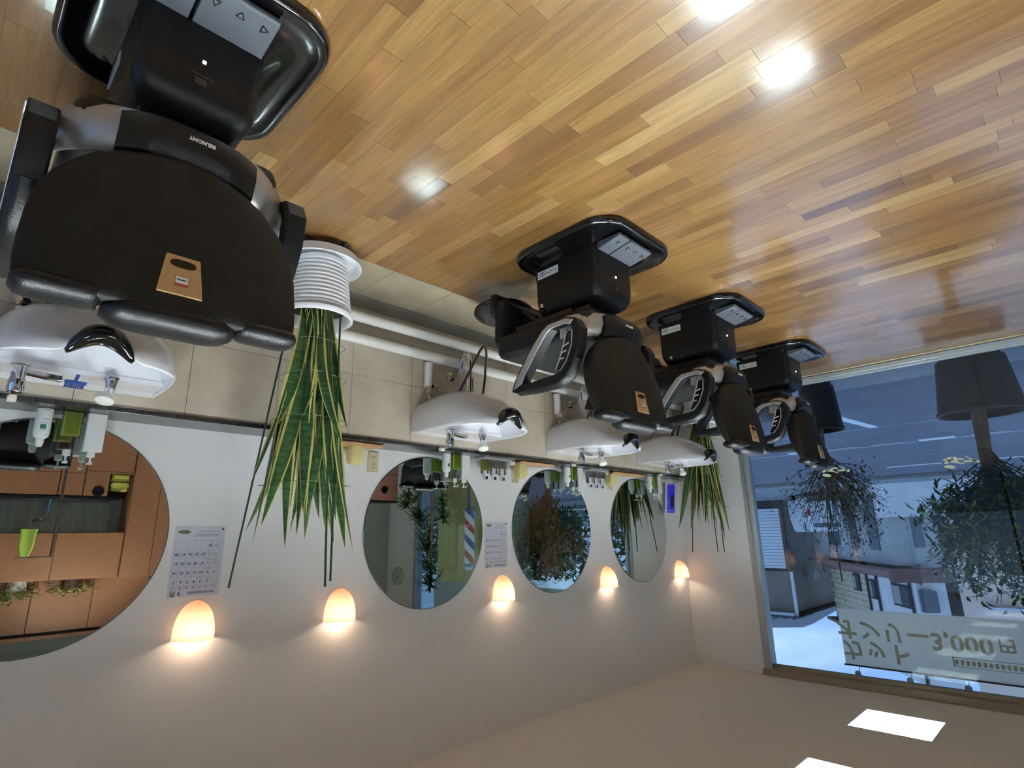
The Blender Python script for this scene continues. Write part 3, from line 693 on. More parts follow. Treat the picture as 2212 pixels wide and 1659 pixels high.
def jar(nm, y, x, cap, cont):
    t = thing('glass_jar', nm, 'jar', (x, y, LZ+.012), group='small clear jars with square caps')
    MB().loft([[(a, c, z) for a, c in rrect(.024, .026, .005, 2)] for z in (0, .095)]).build('container', CLEAR, t)
    b = MB().box((-.018,-.020,.004),(.018,.020,.05 if cont != 'y' else .07)); b.build('contents', mat('pale_contents', lin(214,214,205), .6) if cont != 'y' else mat('yellow_contents', lin(200,204,90), .5), t, smooth=False)
    b = MB().box((-.02,-.02,.096),(.02,.02,.108)); b.build('collar', WHP, t, smooth=False); MB().box((-.013,-.013,.108),(.013,.013,.136)).build('cap', WHP, t, smooth=False)
    MB().box((-.0145,-.010,.113),(-.0128,.010,.133)).build('cap_face', cap, t, smooth=False)
    return t
ordn = ['nearest', 'second', 'third', 'farthest']
for i, y0 in enumerate((0, 1.925, 3.13, 4.335)):
    o = ordn[i]
    flat_pump(f'flat white pump bottle below the {o} mirror', y0+.415 if i == 0 else y0+.485, mat('white_bottle', lin(222,224,222), .35))
    flat_pump(f'clear pump bottle of green liquid below the {o} mirror', y0+.335 if i == 0 else y0+.41, CLEAR, GREENL)
    squeeze(f'white squeeze bottle with green print below the {o} mirror', y0+.245 if i == 0 else y0+.335)
for i, y0 in enumerate((2.54, 3.70)):
    w = ('second', 'third')[i]
    b = MB(); b.loft([[(x, y, z) for x, y in rrect(.05-d, .135-d, .01, 3)] for d, z in ((.004,.0005),(0,.010),(.003,.010),(.006,.004))]); tr = b.build('white_tray', WHP, loc=(2.84, y0+.14, LZ)); tag(tr, f'shallow white tray under the jars after the {w} mirror', 'tray')
    for j, (dy, cap, cont) in enumerate(((.06, BLK, 'y' if i == 0 else ''), (.14, BLK, ''), (.22, GREYP, ''))):
        jar(f'clear square jar with {("black","black","grey")[j]} faced cap, {("first","middle","last")[j]} in the tray after the {w} mirror', y0+dy, 2.84, cap, cont)
    b = MB().lathe([(.004,.0005),(.02,.004),(.022,.014),(.016,.028),(.002,.032)], n=14); tag(b.build('cotton_ball', mat('cotton', lin(228,228,224), .95), loc=(2.845, y0+.325, LZ)), f'white cotton puff beside the tray after the {w} mirror', 'cotton')
def sponge_board(y0, y1, ys, nm):
    t = thing('wooden_board', f'thin wooden shelf board on the granite ledge {nm}', 'board', (2.84, (y0+y1)/2, LZ), group='wooden boards on the ledge')
    h = (y1-y0)/2; b = MB(); b.prism([(-.06,-h),(.055,-h*.9),(.07,0),(.055,h*.95),(-.06,h),(-.075,0)], .004, .016); b.build('panel', BOARD, t, smooth=False, bevel=.002)
    for s in (-1, 1): MB().box((-.05, s*h*.7-.01, .0005), (.045, s*h*.7+.01, .0041)).build('batten', BOARD, t, smooth=False)
    b = MB(); b.loft([[(x, y, z) for x, y in rrect(a, c, .018, 5)] for a, c, z in ((.033,.040,.0),(.036,.043,.01),(.036,.043,.075),(.030,.037,.098),(.018,.024,.104))]); tag(b.build('sponge', SPONGE, angle=70, loc=(2.84, ys, LZ+.0165)), f'pale yellow sponge standing on the board {nm}', 'sponge', 'yellow sponges')
sponge_board(1.42, 1.765, 1.615, 'beside the near snake plant')
sponge_board(2.885, 3.25, 2.945, 'between second and third mirrors')
sponge_board(4.02, 4.52, 3.985+.07, 'between third and fourth mirrors')
def outlet(y, z, nm):
    t = thing('wall_outlet', nm, 'outlet', (XW, y, z), group='cream wall outlets')
    MB().box((-.008,-.035,0),(-.0005,.035,.12)).build('plate', CREAM, t, smooth=False, bevel=.003)
    b = MB()
    for zz in (.028, .068): b.box((-.0088,-.009,zz),(-.0078,-.007,zz+.010)); b.box((-.0088,.007,zz),(-.0078,.009,zz+.010))
    b.box((-.0088,-.008,.094),(-.0078,.008,.096)); b.build('slots', BLK, t, smooth=False)
outlet(1.79, .868, 'cream electric outlet on the wall beside the first sponge')
outlet(2.99, .868, 'cream electric outlet behind the second sponge')
outlet(4.18, .868, 'cream electric outlet behind the third sponge')
# blue sign in the corner
t = thing('blue_display_sign', 'blue framed display sign standing on the ledge in the corner', 'sign', (2.875, 5.115, LZ))
MB().box((-.05,-.085,.0005),(.05,.075,.034)).build('stand', WHP, t, smooth=False, bevel=.003)
M_t = Matrix.Rotation(radians(6), 4, 'Y')
b = MB().box((-.012,-.092,.036),(.0,.088,.345)); o = b.build('frame', WHP, t, smooth=False); o.data.transform(M_t)
b = MB().box((-.0135,-.072,.052),(-.011,.070,.325)); o = b.build('blue_panel', mat('blue_glow_print', lin(20, 22, 150), .3, emit=(lin(14, 16, 140), .55)), t, smooth=False); o.data.transform(M_t)  # printed panel given a weak blue glow of its own
b = MB().box((-.0145,-.010,.150),(-.013,.058,.27)); o = b.build('dark_picture', mat('navy_print', lin(10, 14, 50), .4), t, smooth=False); o.data.transform(M_t)
b = MB(); b.box((-.0145,-.045,.300),(-.013,.045,.306)); b.box((-.0145,-.058,.299),(-.013,-.048,.308)); b.box((-.0145,-.045,.20),(-.013,-.042,.26)); o = b.build('white_print', PAPER, t, smooth=False); o.data.transform(M_t)
# ------------------------------------------------------------------ snake plants in ribbed white tubs
def snake_plant(nm, x, y, seed, stakes, nl=34, lean=(0,0)):
    R = random.Random(seed)
    t = thing('snake_plant', nm, 'potted plant', (x, y, 0), group='snake plants in ribbed tubs')
    prof = [(.10,.070),(.118,.070)]
    z = .085
    while z < .325:
        u = (z-.075)/.27; rr = .124+.032*u; prof += [(rr-.003, z), (rr+.0025, z+.006), (rr+.0025, z+.012), (rr-.003, z+.018)]; z += .0205
    prof += [(.157,.340),(.165,.342),(.165,.362),(.159,.367),(.148,.362),(.138,.325),(.130,.30)]
    b = MB().lathe(prof, n=48, cap0=True, cap1=False); b.build('tub', WHP, t, angle=60)
    MB().lathe([(.001,.312),(.134,.310)], n=32, cap0=False, cap1=False).build('soil', mat('dark_soil', lin(40, 34, 28), .95, bump=(60, 1)), t)
    MB().lathe([(.10,.046),(.160,.046),(.170,.052),(.184,.088),(.190,.092),(.193,.088),(.178,.044),(.155,.036),(.10,.036)][::-1], n=40).build('saucer', WHP, t, angle=50)
    for k in range(5):
        a = 2*pi*k/5+.35; cx, cy = .150*cos(a), .150*sin(a)
        b = MB(); b.lathe([(.015,-.010),(.017,-.008),(.017,.008),(.015,.010)], (cx, cy, .018), 14, 'y'); b.box((cx-.012, cy-.013, .018), (cx+.012, cy+.013, .037)); b.build('caster', BLK, t, bevel=.001)
    for k in range(nl):
        a = R.uniform(0, 2*pi); r0 = R.uniform(.0, .075); hgt = R.uniform(.50, 1.06) if k % 3 else R.uniform(.85, 1.13)
        base = Vector((r0*cos(a), r0*sin(a), .31)); out = (R.uniform(.02, .16) if k % 5 else R.uniform(.16, .30))*hgt
        top = base+Vector((out*cos(a)+lean[0]*hgt, out*sin(a)+lean[1]*hgt, hgt)); w = R.uniform(.038, .060); tw = R.uniform(-1.4, 1.4); ph = R.uniform(0, pi); bw = R.uniform(-.05, .05)
        n = 16; b = MB(); rows = []
        for i in range(n+1):
            u = i/n; p = base.lerp(top, u)+Vector((bw*sin(pi*u)*cos(a+1.5), bw*sin(pi*u)*sin(a+1.5), 0))+Vector((out*.5*cos(a), out*.5*sin(a), 0))*(u*u-u)
            p.x = min(p.x, XW-.02-x)
            if y > 4: p.y = min(p.y, YW-.03-y)
            ww = w*(.45+.75*min(1, u*2.2))*(1 if u < .62 else max(0.0, 1-((u-.62)/.38)**1.7))*.5
            th = ph+tw*u; s = Vector((cos(th), sin(th), 0)); c = Vector((-s.y, s.x, 0))
            row = [(p-s*ww, 1), (p-s*ww*.78+c*ww*.18, .72), (p-s*ww*.70+c*ww*.25, .4), (p+c*ww*.38, 0), (p+s*ww*.70+c*ww*.25, .4), (p+s*ww*.78+c*ww*.18, .72), (p+s*ww, 1)]
            rows.append([b.vv(q, tt+.001) for q, tt in row])
        for r1, r2 in zip(rows, rows[1:]):
            for i in range(6): b.ff(r1[i], r1[i+1], r2[i+1], r2[i])
        b.build('leaf', SNAKE, t, angle=180)
    for (bx, by, txx, tyy, tz) in stakes:
        b = MB().tube([(bx, by, .22), (txx, tyy, tz-.004), (txx, tyy, tz)], [.0045, .0045, .006], 8); b.build('stake', DGRN, t)
    for z, rr in ((.50,.135),(.66,.15),(.86,.165),(1.14,.19)):
        b = MB().tube([(min(rr*cos(a)+lean[0]*(z-.3), XW-.01-x), (min(rr*sin(a)+lean[1]*(z-.3), YW-.02-y) if y > 4 else rr*sin(a)+lean[1]*(z-.3)), z+.006*sin(3*a)) for a in [2*pi*i/32 for i in range(32)]], .0012, 5, closed=True); b.build('wire_ring', mat('green_wire', lin(60, 84, 62), .4), t)
    return t
P1 = (2.405, 1.125); P2 = (2.50, 5.10)
snake_plant('snake plant in a ribbed white tub on casters beside the nearest chair', P1[0], P1[1], 11, [(.02,-.10,2.75-P1[0],.98-P1[1],1.565),(-.09,.02,2.115-P1[0],1.105-P1[1],1.54),(-.05,.09,2.17-P1[0],1.155-P1[1],1.525)], 46, (-.02,.0))
snake_plant('tall snake plant in the far corner behind the last basin', P2[0], P2[1], 5, [(.08,.04,.245,.09,1.54),(.02,.09,.0,.11,1.545),(-.07,.04,-.075,.08,1.54)], 44)
# ------------------------------------------------------------------ far (left hand) side of the room, seen in the mirrors
CAB = mat('orange_brown_laminate', lin(160, 106, 74), .45, var=(12, .08, (1, 1, 5)))
CABD = mat('cabinet_gap', lin(52, 34, 26), .7)
CORAL = mat('coral_laminate', lin(198, 132, 112), .45)
STEEL = mat('brushed_steel', lin(150, 152, 152), .28, metal=.9, var=(3, .2, (1, 8, 1)))
t = thing('sink_counter', 'long orange brown base cabinet with steel splashback opposite the mirrors', 'cabinet', (XL, .35, 0))
b = MB(); b.box((.001, -1.15, .0), (.42, 1.02, .86)); b.box((.001, 1.02, 0), (.42, 1.25, .574)); b.box((.001, 1.02, .5745), (.12, 1.25, .86)); b.build('carcass', CABD, t, smooth=False)
for i, (y0, y1) in enumerate(((-1.15, -.58), (-.575, -.005), (.0, .57), (.575, .79))):
    MB().box((.421, y0, .08), (.44, y1-.004, .60)).build('door', CAB, t, smooth=False, bevel=.002)
    MB().box((.421, y0, .606), (.44, y1-.004, .85)).build('drawer', CAB, t, smooth=False, bevel=.002)
MB().box((.421, .795, .08), (.44, 1.25, .57)).build('door', CAB, t, smooth=False, bevel=.002)
MB().box((.421, .795, .575), (.44, 1.02, .85)).build('hole_panel', CAB, t, smooth=False, bevel=.002)
MB().box((.15, 1.02, .575), (.44, 1.25, .590)).build('niche_shelf', CAB, t, smooth=False)
MB().box((.0, -1.15, .862), (.44, 1.15, .90)).build('worktop', BLK, t, smooth=False, bevel=.003)
MB().box((.002, -1.15, .901), (.012, 1.15, 1.24)).build('splashback', STEEL, t, smooth=False)
b = MB(); b.tube([(.18, .55, .9), (.18, .55, 1.02), (.20, .53, 1.10), (.33, .40, 1.13), (.345, .385, 1.10)], .012, 8); b.build('mixer_tap', CHR, t)
b = MB().lathe([(.058,0),(.058,.006),(.046,.008),(.046,-.02)], (.441, .93, .80), 24, 'x'); b.build('waste_hole', BLK, t)
t = thing('upper_cabinet', 'orange brown upper cabinet above the steel splashback', 'cabinet', (XL, .35, 1.25))
MB().box((.001, .0, 0), (.38, 1.255, .49)).build('carcass', CAB, t, smooth=False)
for y0, y1 in ((.64, 1.25), (.03, .635)): d_ = MB().box((.381, y0, .004), (.40, y1, .486)).build('door', CAB, t, smooth=False, bevel=.002)
t = thing('wall_cupboard', 'run of orange brown wall cupboards high on the left wall', 'cabinet', (XL, .35, 1.745))
MB().box((.001, -1.6, 0), (.16, 1.62, .56)).build('carcass', CABD, t, smooth=False)
for i in range(6): MB().box((.161, -1.6+i*.537, .004), (.178, -1.6+(i+1)*.537-.006, .53)).build('door', CAB, t, smooth=False, bevel=.002)
MB().box((.0, -1.62, .561), (.20, 1.64, .60)).build('cornice', CAB, t, smooth=False)
t = thing('tall_cabinet', 'tall orange brown side cabinet at the end of the sink counter', 'cabinet', (XL, 1.89, 0))
MB().box((.001, -.28, 0), (.46, .0, 1.744)).build('side_panel', CAB, t, smooth=False, bevel=.002); MB().box((.001, .005, 0), (.46, .19, 1.744)).build('side_panel', CAB, t, smooth=False, bevel=.002)
for i in range(9):
    b = MB(); b.loft([[(x, y, z) for x, y in rrect(.10, .095-.007*((i*2) % 3), .03, 3)] for z in (.0, .0185)]); tag(b.build('folded_towel', mat('yellow_towel', lin(206, 200, 96), .95, bump=(90, .8)), loc=(XL+.30+.012*((i*3) % 4), 1.485, .5915+.0215*i)), f'folded yellow towel, {["bottom","second","third","fourth","fifth","sixth","seventh","eighth","top"][i]} of the stack seen in the near mirror', 'towel', 'yellow towel stack')
def cloth(nm, x, y, z, h, m):
    b = MB(); rings = []
    for k in range(9):
        u = k/8; w = .03+.05*u+.01*sin(5*u); rings.append([(x+.35*w*sin(3*a)*.4+w*.25*sin(a), y+w*cos(a), z-h*u) for a in [2*pi*i/20 for i in range(20)]])
    b.loft(rings); return tag(b.build('hanging_cloth', m), nm, 'towel')
t = thing('coat_stand', 'brown metal pole stand with a yellow cloth, seen in the near mirror', 'stand', (-1.75, .93, 0))
MB().lathe([(.16, .0), (.16, .012), (.02, .03)], n=24).build('base', BLK, t); MB().tube([(0,0,.02),(0,0,1.5)], .012, 10).build('pole', mat('bronze_pole', lin(104, 90, 78), .4, metal=.5), t); MB().tube([(0,0,1.49),(0,-.28,1.50)], .008, 8).build('arm', mat('bronze_pole', (0,0,0,1)), t)
cloth('yellow green cloth hanging from the pole stand arm', -1.75, .72, 1.487, .27, mat('lime_cloth', lin(186, 206, 84), .95))
def leafy(nm, x, y, z, R, n, m, r0, h, lf, potm, cat='potted plant'):
    rr_ = random.Random(R); t = thing('potted_plant', nm, cat, (x, y, z)); MB().lathe([(r0*.7, .001), (r0, .0), (r0*1.15, .09), (r0*1.0, .088)], n=20).build('pot', potm, t)
    b = MB()
    for i in range(n):
        a = rr_.uniform(0, 2*pi); q = rr_.random()**.5; b.tone = rr_.uniform(.05, 1); p = (r0*1.5*q*cos(a)*.8, r0*2.4*q*sin(a), .085+h*rr_.random()*(1-q*.6)-(.06*q if rr_.random() < .4 else 0))
        b.leaf(p, (cos(a), sin(a), rr_.uniform(-.3, .9)), (0,0,1), lf*rr_.uniform(.6, 1.2), lf*.55, .2)
    tag(b.build('foliage', m, t, angle=180), kind='stuff'); return t
leafy('trailing pothos in a pale pot on the upper cabinet', XL+.26, .75, 1.742, 3, 130, LEAF4, .075, .17, .055, mat('pale_pot', lin(190,186,170), .5))
leafy('green ivy in a dark pot on the upper cabinet', XL+.26, 1.22, 1.742, 4, 130, LEAF4, .085, .10, .05, mat('brown_pot', lin(84,58,44), .6))
leafy('dark leaved plant on the cupboard at the far end', XL+.24, -.35, 1.50, 8, 50, LEAF3, .06, .35, .14, mat('brown_pot', (0,0,0,1)), 'potted plant').location.z = .9005
t = thing('waste_cabinet', 'coral coloured low cabinet with a round hole, seen in the second mirror', 'cabinet', (-1.66, 4.74, 0))
MB().box((-.28, -.32, .0), (.0, .30, .815)).build('carcass', CORAL, t, smooth=False, bevel=.003); MB().box((-.29, -.33, .816), (.012, .31, .845)).build('top', mat('dark_top', lin(50,34,30), .4), t, smooth=False, bevel=.002)
MB().box((.0005, -.32, .02), (.014, .30, .42)).build('front', CORAL, t, smooth=False, bevel=.002); MB().box((.0005, -.32, .43), (.014, .30, .81)).build('front', CORAL, t, smooth=False, bevel=.002)
MB().lathe([(.062,0),(.062,.005),(.052,.006),(.050,-.01)], (.0145, .06, .655), 28, 'x').build('hole_ring', CHR, t); MB().lathe([(.051,.0),(.051,.003)], (.0145, .06, .655), 24, 'x').build('hole', BLK, t)
t = thing('wall_clock', 'round white wall clock beside the window, seen in the second mirror', 'clock', (-2.13, YW-.001, 1.95))
MB().lathe([(.14, 0), (.14, -.03), (.125, -.036), (.12, -.024), (.001, -.023)], n=40, axis='y').build('case', mat('clock_white', lin(196, 200, 196), .4), t, angle=40)
b = MB(); b.tube([(0,-.027,0),(.055,-.027,.045)], .003, 5); b.build('hour_hand', BLK, t); MB().tube([(0,-.029,0),(-.02,-.029,.09)], .002, 5).build('minute_hand', BLK, t)
t = thing('framed_board', 'brown framed green board on the left wall, seen in the second mirror', 'picture', (XL, 4.45, 1.5))
MB().box((.001, -.38, -.4), (.015, .38, .4)).build('panel', mat('board_green', lin(150, 168, 150), .5), t, smooth=False)
b = MB(); b.box((.001, -.42, -.44), (.03, -.38, .44)); b.box((.001, .38, -.44), (.03, .42, .44)); b.box((.001, -.38, .40), (.03, .38, .44)); b.box((.001, -.38, -.44), (.03, .38, -.40)); b.build('frame', mat('wood_frame', lin(140, 92, 62), .5), t, smooth=False)
# dracaenas standing inside the window, left part
def dracaena(nm, x, y, h, seed):
    R = random.Random(seed); t = thing('dracaena', nm, 'potted plant', (x, y, 0), group='dracaenas inside the window')
    MB().lathe([(.14,.001),(.18,.34),(.19,.36),(.165,.36),(.16,.33),(.001,.32)], n=28).build('pot', mat('grey_pot', lin(90, 92, 92), .5), t)
    for k in range(3):
        a = 2*pi*k/3+seed; tx, ty_, tz = .14*cos(a), .12*sin(a), h*(.55+.22*k)
        MB().tube([(.04*cos(a), .04*sin(a), .30), (.08*cos(a), .08*sin(a), tz*.6), (tx, ty_, tz)], [.016,.014,.011], 8).build('stem', BARK, t)
        b = MB()
        for i in range(90):
            an = R.uniform(0, 2*pi); b.tone = R.uniform(.1, 1); zz = tz-.30*R.random()**1.2*h*.6; b.leaf((tx*zz/tz, ty_*zz/tz, zz), (cos(an), min(sin(an), .25), R.uniform(.1, 1.3)), (0,0,1), R.uniform(.16, .34), .034, R.uniform(.3, .9), 4)
        tag(b.build('foliage', LEAF3, t, angle=180), kind='stuff')
dracaena('tall dracaena inside the window, seen in the second mirror', -.62, 4.98, 2.0, 1)
dracaena('shorter bushy dracaena inside the window near the waste cabinet', -1.26, 5.10, 1.15, 2)
# ------------------------------------------------------------------ outside: street
G = -.12
ASPH = mat('asphalt', lin(112, 112, 120), .9, var=(1.2, .10), bump=(200, .5))
CONC = mat('concrete_apron', lin(140, 142, 144), .9, var=(2.2, .12))
ROADP = mat('road_paint', lin(222, 226, 226), .8, var=(14, .08))
KERB = mat('kerb_stone', lin(150, 150, 148), .9, var=(3, .15))
EARTH = mat('brown_gutter', lin(92, 84, 78), .95, var=(2, .2))
struct(MB().box((-60, 6.8, G-.2), (60, 19.6, G)).build('street', ASPH, smooth=False), 'grey asphalt road')
struct(MB().box((-60, -60, G-.2), (60, YB-.125, G)).build('yard', CONC, smooth=False), 'concrete yard behind the shop')
struct(MB().box((-60, YW+.161, G-.2), (60, 6.8, G+.004)).build('pavement_near', CONC, smooth=False), 'concrete apron outside the shop')
struct(MB().box((-60, 19.6, G-.2), (60, 90, G+.06)).build('pavement_far', CONC, smooth=False), 'pavement across the road')
def paint(name, a, b_, z=G, h=.006, m=ROADP, label=None): o = MB().box((a[0], a[1], z), (b_[0], b_[1], z+h)).build(name, m, smooth=False); struct(o, label); return o
o = MB().loft([[(x, y, z) for x, y in ((2.17, 7.85), (2.30, 7.86), (2.08, 9.76), (1.96, 9.76))] for z in (G, G+.006)]).build('parking_line', ROADP, smooth=False); struct(o, 'white diagonal parking bay line')
paint('road_line', (-40, 9.74), (40, 9.79), m=mat('faded_paint', lin(150, 156, 160), .8, var=(3, .15)), h=.005, label='faded line beside the parking bays')
for i in range(10): paint('drain_cover', (-3+i*.72, 11.72), (-3+i*.72+.5, 11.92), h=.012, m=KERB if i % 3 else ROADP, label='concrete gutter cover')
paint('gutter', (-40, 11.93), (40, 12.05), h=.006, m=mat('faded_paint', (0,0,0,1)), label='gutter edge')
for x0, x1 in ((-30, -22), (-18, -10), (-6, 1.5), (2.2, 3.3), (9, 14)): paint('centre_line', (x0, 16.4), (x1, 16.56), label='white road dash')
paint('brown_gutter', (-40, 19.0), (4.3, 19.6), h=.005, m=EARTH, label='brown gutter strip'); paint('brown_gutter', (6.4, 19.0), (40, 19.6), h=.005, m=EARTH, label='brown gutter strip')
paint('kerb', (-60, 19.6), (60, 19.8), z=G+.06, h=.02, m=KERB, label='pale kerb line'); paint('kerb', (3.2, 21.9), (5.4, 22.0), z=G+.06, h=.07, m=ROADP, label='pale kerb line')
# tubs with small trees
TUB = mat('dark_tub', lin(74, 60, 44), .6, bump=(80, .2)); SOIL = mat('dark_soil', (0,0,0,1))
def tub(nm, x, y, r0, r1, h, m, loc_z=G+.004):
    t = thing('tree_tub', nm, 'potted tree', (x, y, loc_z))
    MB().lathe([(r0*.86,.0),(r0*.88,.06),(r0,.075),(r1,h-.03),(r1*1.04,h-.028),(r1*1.04,h),(r1*.97,h),(r1*.94,h-.06)], n=40, cap1=False).build('tub', m, t, angle=40)
    MB().lathe([(.001, h-.055), (r1*.94, h-.06)], n=28, cap0=False, cap1=False).build('soil', SOIL, t); return t
def branchy(t, R, base, top, crown_c, crown_r, nb, nleaf, leafm, L, w, tr, thick=.006, shell=.5):
    b = MB(); c = Vector(crown_c)
    P = [Vector(base), Vector(base).lerp(Vector(top), .5)+Vector((.012,.0,0)), Vector(top)]
    b.tube(P, [tr, tr*.85, tr*.6], 10); b.build('trunk', BARK, t)
    tw = MB(); lf = MB()
    for i in range(nb):
        a = R.uniform(0, 2*pi); e = R.uniform(-.75, 1); q = R.uniform(.75, 1)
        s0 = Vector(base).lerp(Vector(top), R.uniform(.45, 1)); tip = c+Vector((crown_r[0]*q*cos(a)*sqrt(max(.05, 1-e*e)), crown_r[1]*q*sin(a)*sqrt(max(.05, 1-e*e)), crown_r[2]*q*e))
        mid = s0.lerp(tip, .5)+Vector((R.uniform(-.06,.06), R.uniform(-.06,.06), R.uniform(-.04,.06)))
        tw.tube([s0, mid, tip], [thick, thick*.7, thick*.3], 5)
        for k in range(nleaf):
            u = 1-(R.random()**1.3)*shell*1.3; p = (mid.lerp(tip, max(0, u*2-1)) if u > .5 else s0.lerp(mid, max(0, u*2)))+Vector([R.uniform(-.07, .07)*crown_r[0]*2 for _ in range(3)])
            lf.tone = R.uniform(0, 1); d = Vector((R.uniform(-1,1), R.uniform(-1,1), R.uniform(-.6,.9))); lf.leaf(p, d, (0,0,1), L*R.uniform(.7,1.25), w, .25, 2)
    tag(tw.build('branches', TWIG, t), kind='stuff'); tag(lf.build('foliage', leafm, t, angle=180), kind='stuff')
R = random.Random(21)
t = tub('large dark round tub with a leafy olive like tree outside the window', .47, 6.12, .245, .30, .55, TUB); branchy(t, R, (.0,0,.45), (.03,0,1.30), (.0,-.02,1.60), (.66,.54,.52), 150, 32, LEAF1, .095, .030, .042)
b = MB().tube([(.045,0,.45),(.075,0,1.4)], [.03,.022], 8); b.build('trunk', BARK, t)
t = tub('black tub with a thin twiggy shrub outside, behind the farthest chair', 1.72, 6.15, .16, .19, .52, mat('black_tub', lin(36, 32, 28), .5)); branchy(t, R, (.0,0,.42), (.0,0,1.0), (.02,0,1.26), (.52,.42,.52), 90, 18, LEAF2, .042, .018, .014, .005)
MB().tube([(.06,.02,.4),(.045,.02,1.95)], .006, 8).build('stake', DGRN, t)
# second planting to the left, seen in mirrors
t = tub('tub tree further left outside the window', -.78, 7.0, .22, .27, .5, TUB); branchy(t, R, (0,0,.42), (0,0,1.2), (0,0,1.55), (.5,.4,.45), 60, 22, LEAF1, .08, .026, .035)
# barber pole, yellow corrugated screen
t = thing('barber_pole', 'red white and blue striped barber pole outside, seen in the second mirror', 'barber pole', (-1.0, 5.95, G))
MB().lathe([(.14,.004),(.14,.03),(.03,.06),(.03,1.02)], n=20).build('stand', ALU, t); MB().lathe([(.09,1.02),(.09,1.10)], n=24).build('base_cap', CHR, t); MB().lathe([(.09,1.88),(.09,1.93),(.05,1.97),(.001,1.98)], n=24).build('top_cap', CHR, t)
for i, m in enumerate(('w','r','w','b')):
    b = MB(); mm = {'w': mat('pole_white', lin(232,232,232), .3, emit=(lin(235,240,245), .25)), 'r': mat('pole_red', lin(190,30,44), .3, emit=(lin(190,30,44), .25)), 'b': mat('pole_blue', lin(30,70,170), .3, emit=(lin(30,70,170), .25))}[m]
    n = 72; ids = []
    for k in range(n+1):
        z = 1.10+.78*k/n; a0 = 2*pi*i/4+k/n*2*pi*1.7; ids.append([b.vv((.075*cos(a0+pi/2*j/6), .075*sin(a0+pi/2*j/6), z)) for j in range(7)])
    for p, q in zip(ids, ids[1:]):
        for j in range(6): b.ff(p[j], p[j+1], q[j+1], q[j])
    b.build('stripe', mm, t)
t = thing('corrugated_screen', 'yellow corrugated screen wall outside, seen in the second mirror', 'screen', (-2.1, 7.2, G))
b = MB(); n = 90; ids = []
for k in range(n+1): ids.append([b.vv((-1.3+2.0*k/n, .018*sin(k*pi/2+.4), z)) for z in (.004, 2.9)])
for p, q in zip(ids, ids[1:]): b.ff(p[0], q[0], q[1], p[1])
o = b.build('panel', mat('yellow_sheet', lin(246, 210, 110), .5), t, smooth=False); o.modifiers.new('s', 'SOLIDIFY').thickness = .006
b = MB(); b.box((-1.3, .02, .0), (-1.24, .07, 2.9)); b.box((.66, .02, .0), (.72, .07, 2.9)); b.build('post', ALU, t, smooth=False)
# guard rail and hedge across the road (seen in the third mirror)
t = thing('guard_rail', 'white double bar guard rail across the road', 'railing', (-16, 19.9, G+.06))
for z in (.35, .62): MB().tube([(-15,0,z),(14.5,0,z)], .03, 8).build('rail', ROADP, t)
for i in range(15): MB().tube([(-15+2*i,0,.0),(-15+2*i,0,.70)], .035, 8).build('post', ROADP, t)
b = MB(); R = random.Random(5)
for i in range(5200):
    b.tone = R.random(); b.leaf((R.uniform(-34, -4.2), R.uniform(23, 25), G+.06+3.6*R.random()**.8), (R.uniform(-1,1), R.uniform(-1,1), R.uniform(-.5,1)), (0,0,1), .5, .26, .2, 1 if False else 2)
tag(b.build('hedge', LEAF1, angle=180), 'dense dark green roadside hedge across the street', 'hedge', kind='stuff')
# ------------------------------------------------------------------ houses across the road
def wallbox(b, x0, x1, y0, y1, z0, z1): b.box((x0, y0, z0), (x1, y1, z1))
GZ = G+.06
t = thing('garage_building', 'dark two storey building with a white shuttered garage at the left', 'building', (10.1, 28, GZ))
b = MB(); b.box((0.12, .15, 0), (6.5, 8, 5.0)); b.build('wall', mat('taupe_render', lin(140, 130, 118), .9, var=(1, .12)), t, smooth=False)
for i in range(19): MB().box((.17, .02+.0, .38+.143*i), (1.35, .06, .38+.143*i+.128)).build('shutter_slat', mat('shutter_white', lin(232, 234, 236), .5), t, smooth=False, bevel=.01)
b = MB(); b.box((.12, .0, .0), (6.5, .148, .36)); b.box((1.37, -.02, .3), (1.5, .14, 3.1)); b.box((.12, -.02, 3.1), (1.5, .14, 3.2)); b.build('frame', mat('dark_frame', lin(52, 52, 54), .6), t, smooth=False)
b = MB(); b.box((-.12, -.1, 3.2), (.0, .0, 5.2)); b.box((.0, -.25, 4.96), (6.6, .1, 5.08)); b.build('white_trim', ROADP, t, smooth=False)
b = MB()
for i in range(34): b.box((-.25+.2*i, -.35, 5.09+.0), (-.25+.2*i+.13, 1.5, 5.15+.055*(i % 2))); 
b.loft([[(-.25, -.3, 5.09), (6.6, -.3, 5.09), (6.6, 8, 5.09), (-.25, 8, 5.09)], [(.9, 3.2, 6.0), (6.6, 3.2, 6.6), (6.6, 4.5, 6.6), (.9, 4.5, 6.0)]]); b.build('roof', mat('dark_metal_roof', lin(66, 72, 80), .5), t, smooth=False)
MB().tube([(-.03, -.04, 0), (-.03, -.04, 5.0)], .04, 8).build('downpipe', mat('dark_frame', (0,0,0,1)), t)
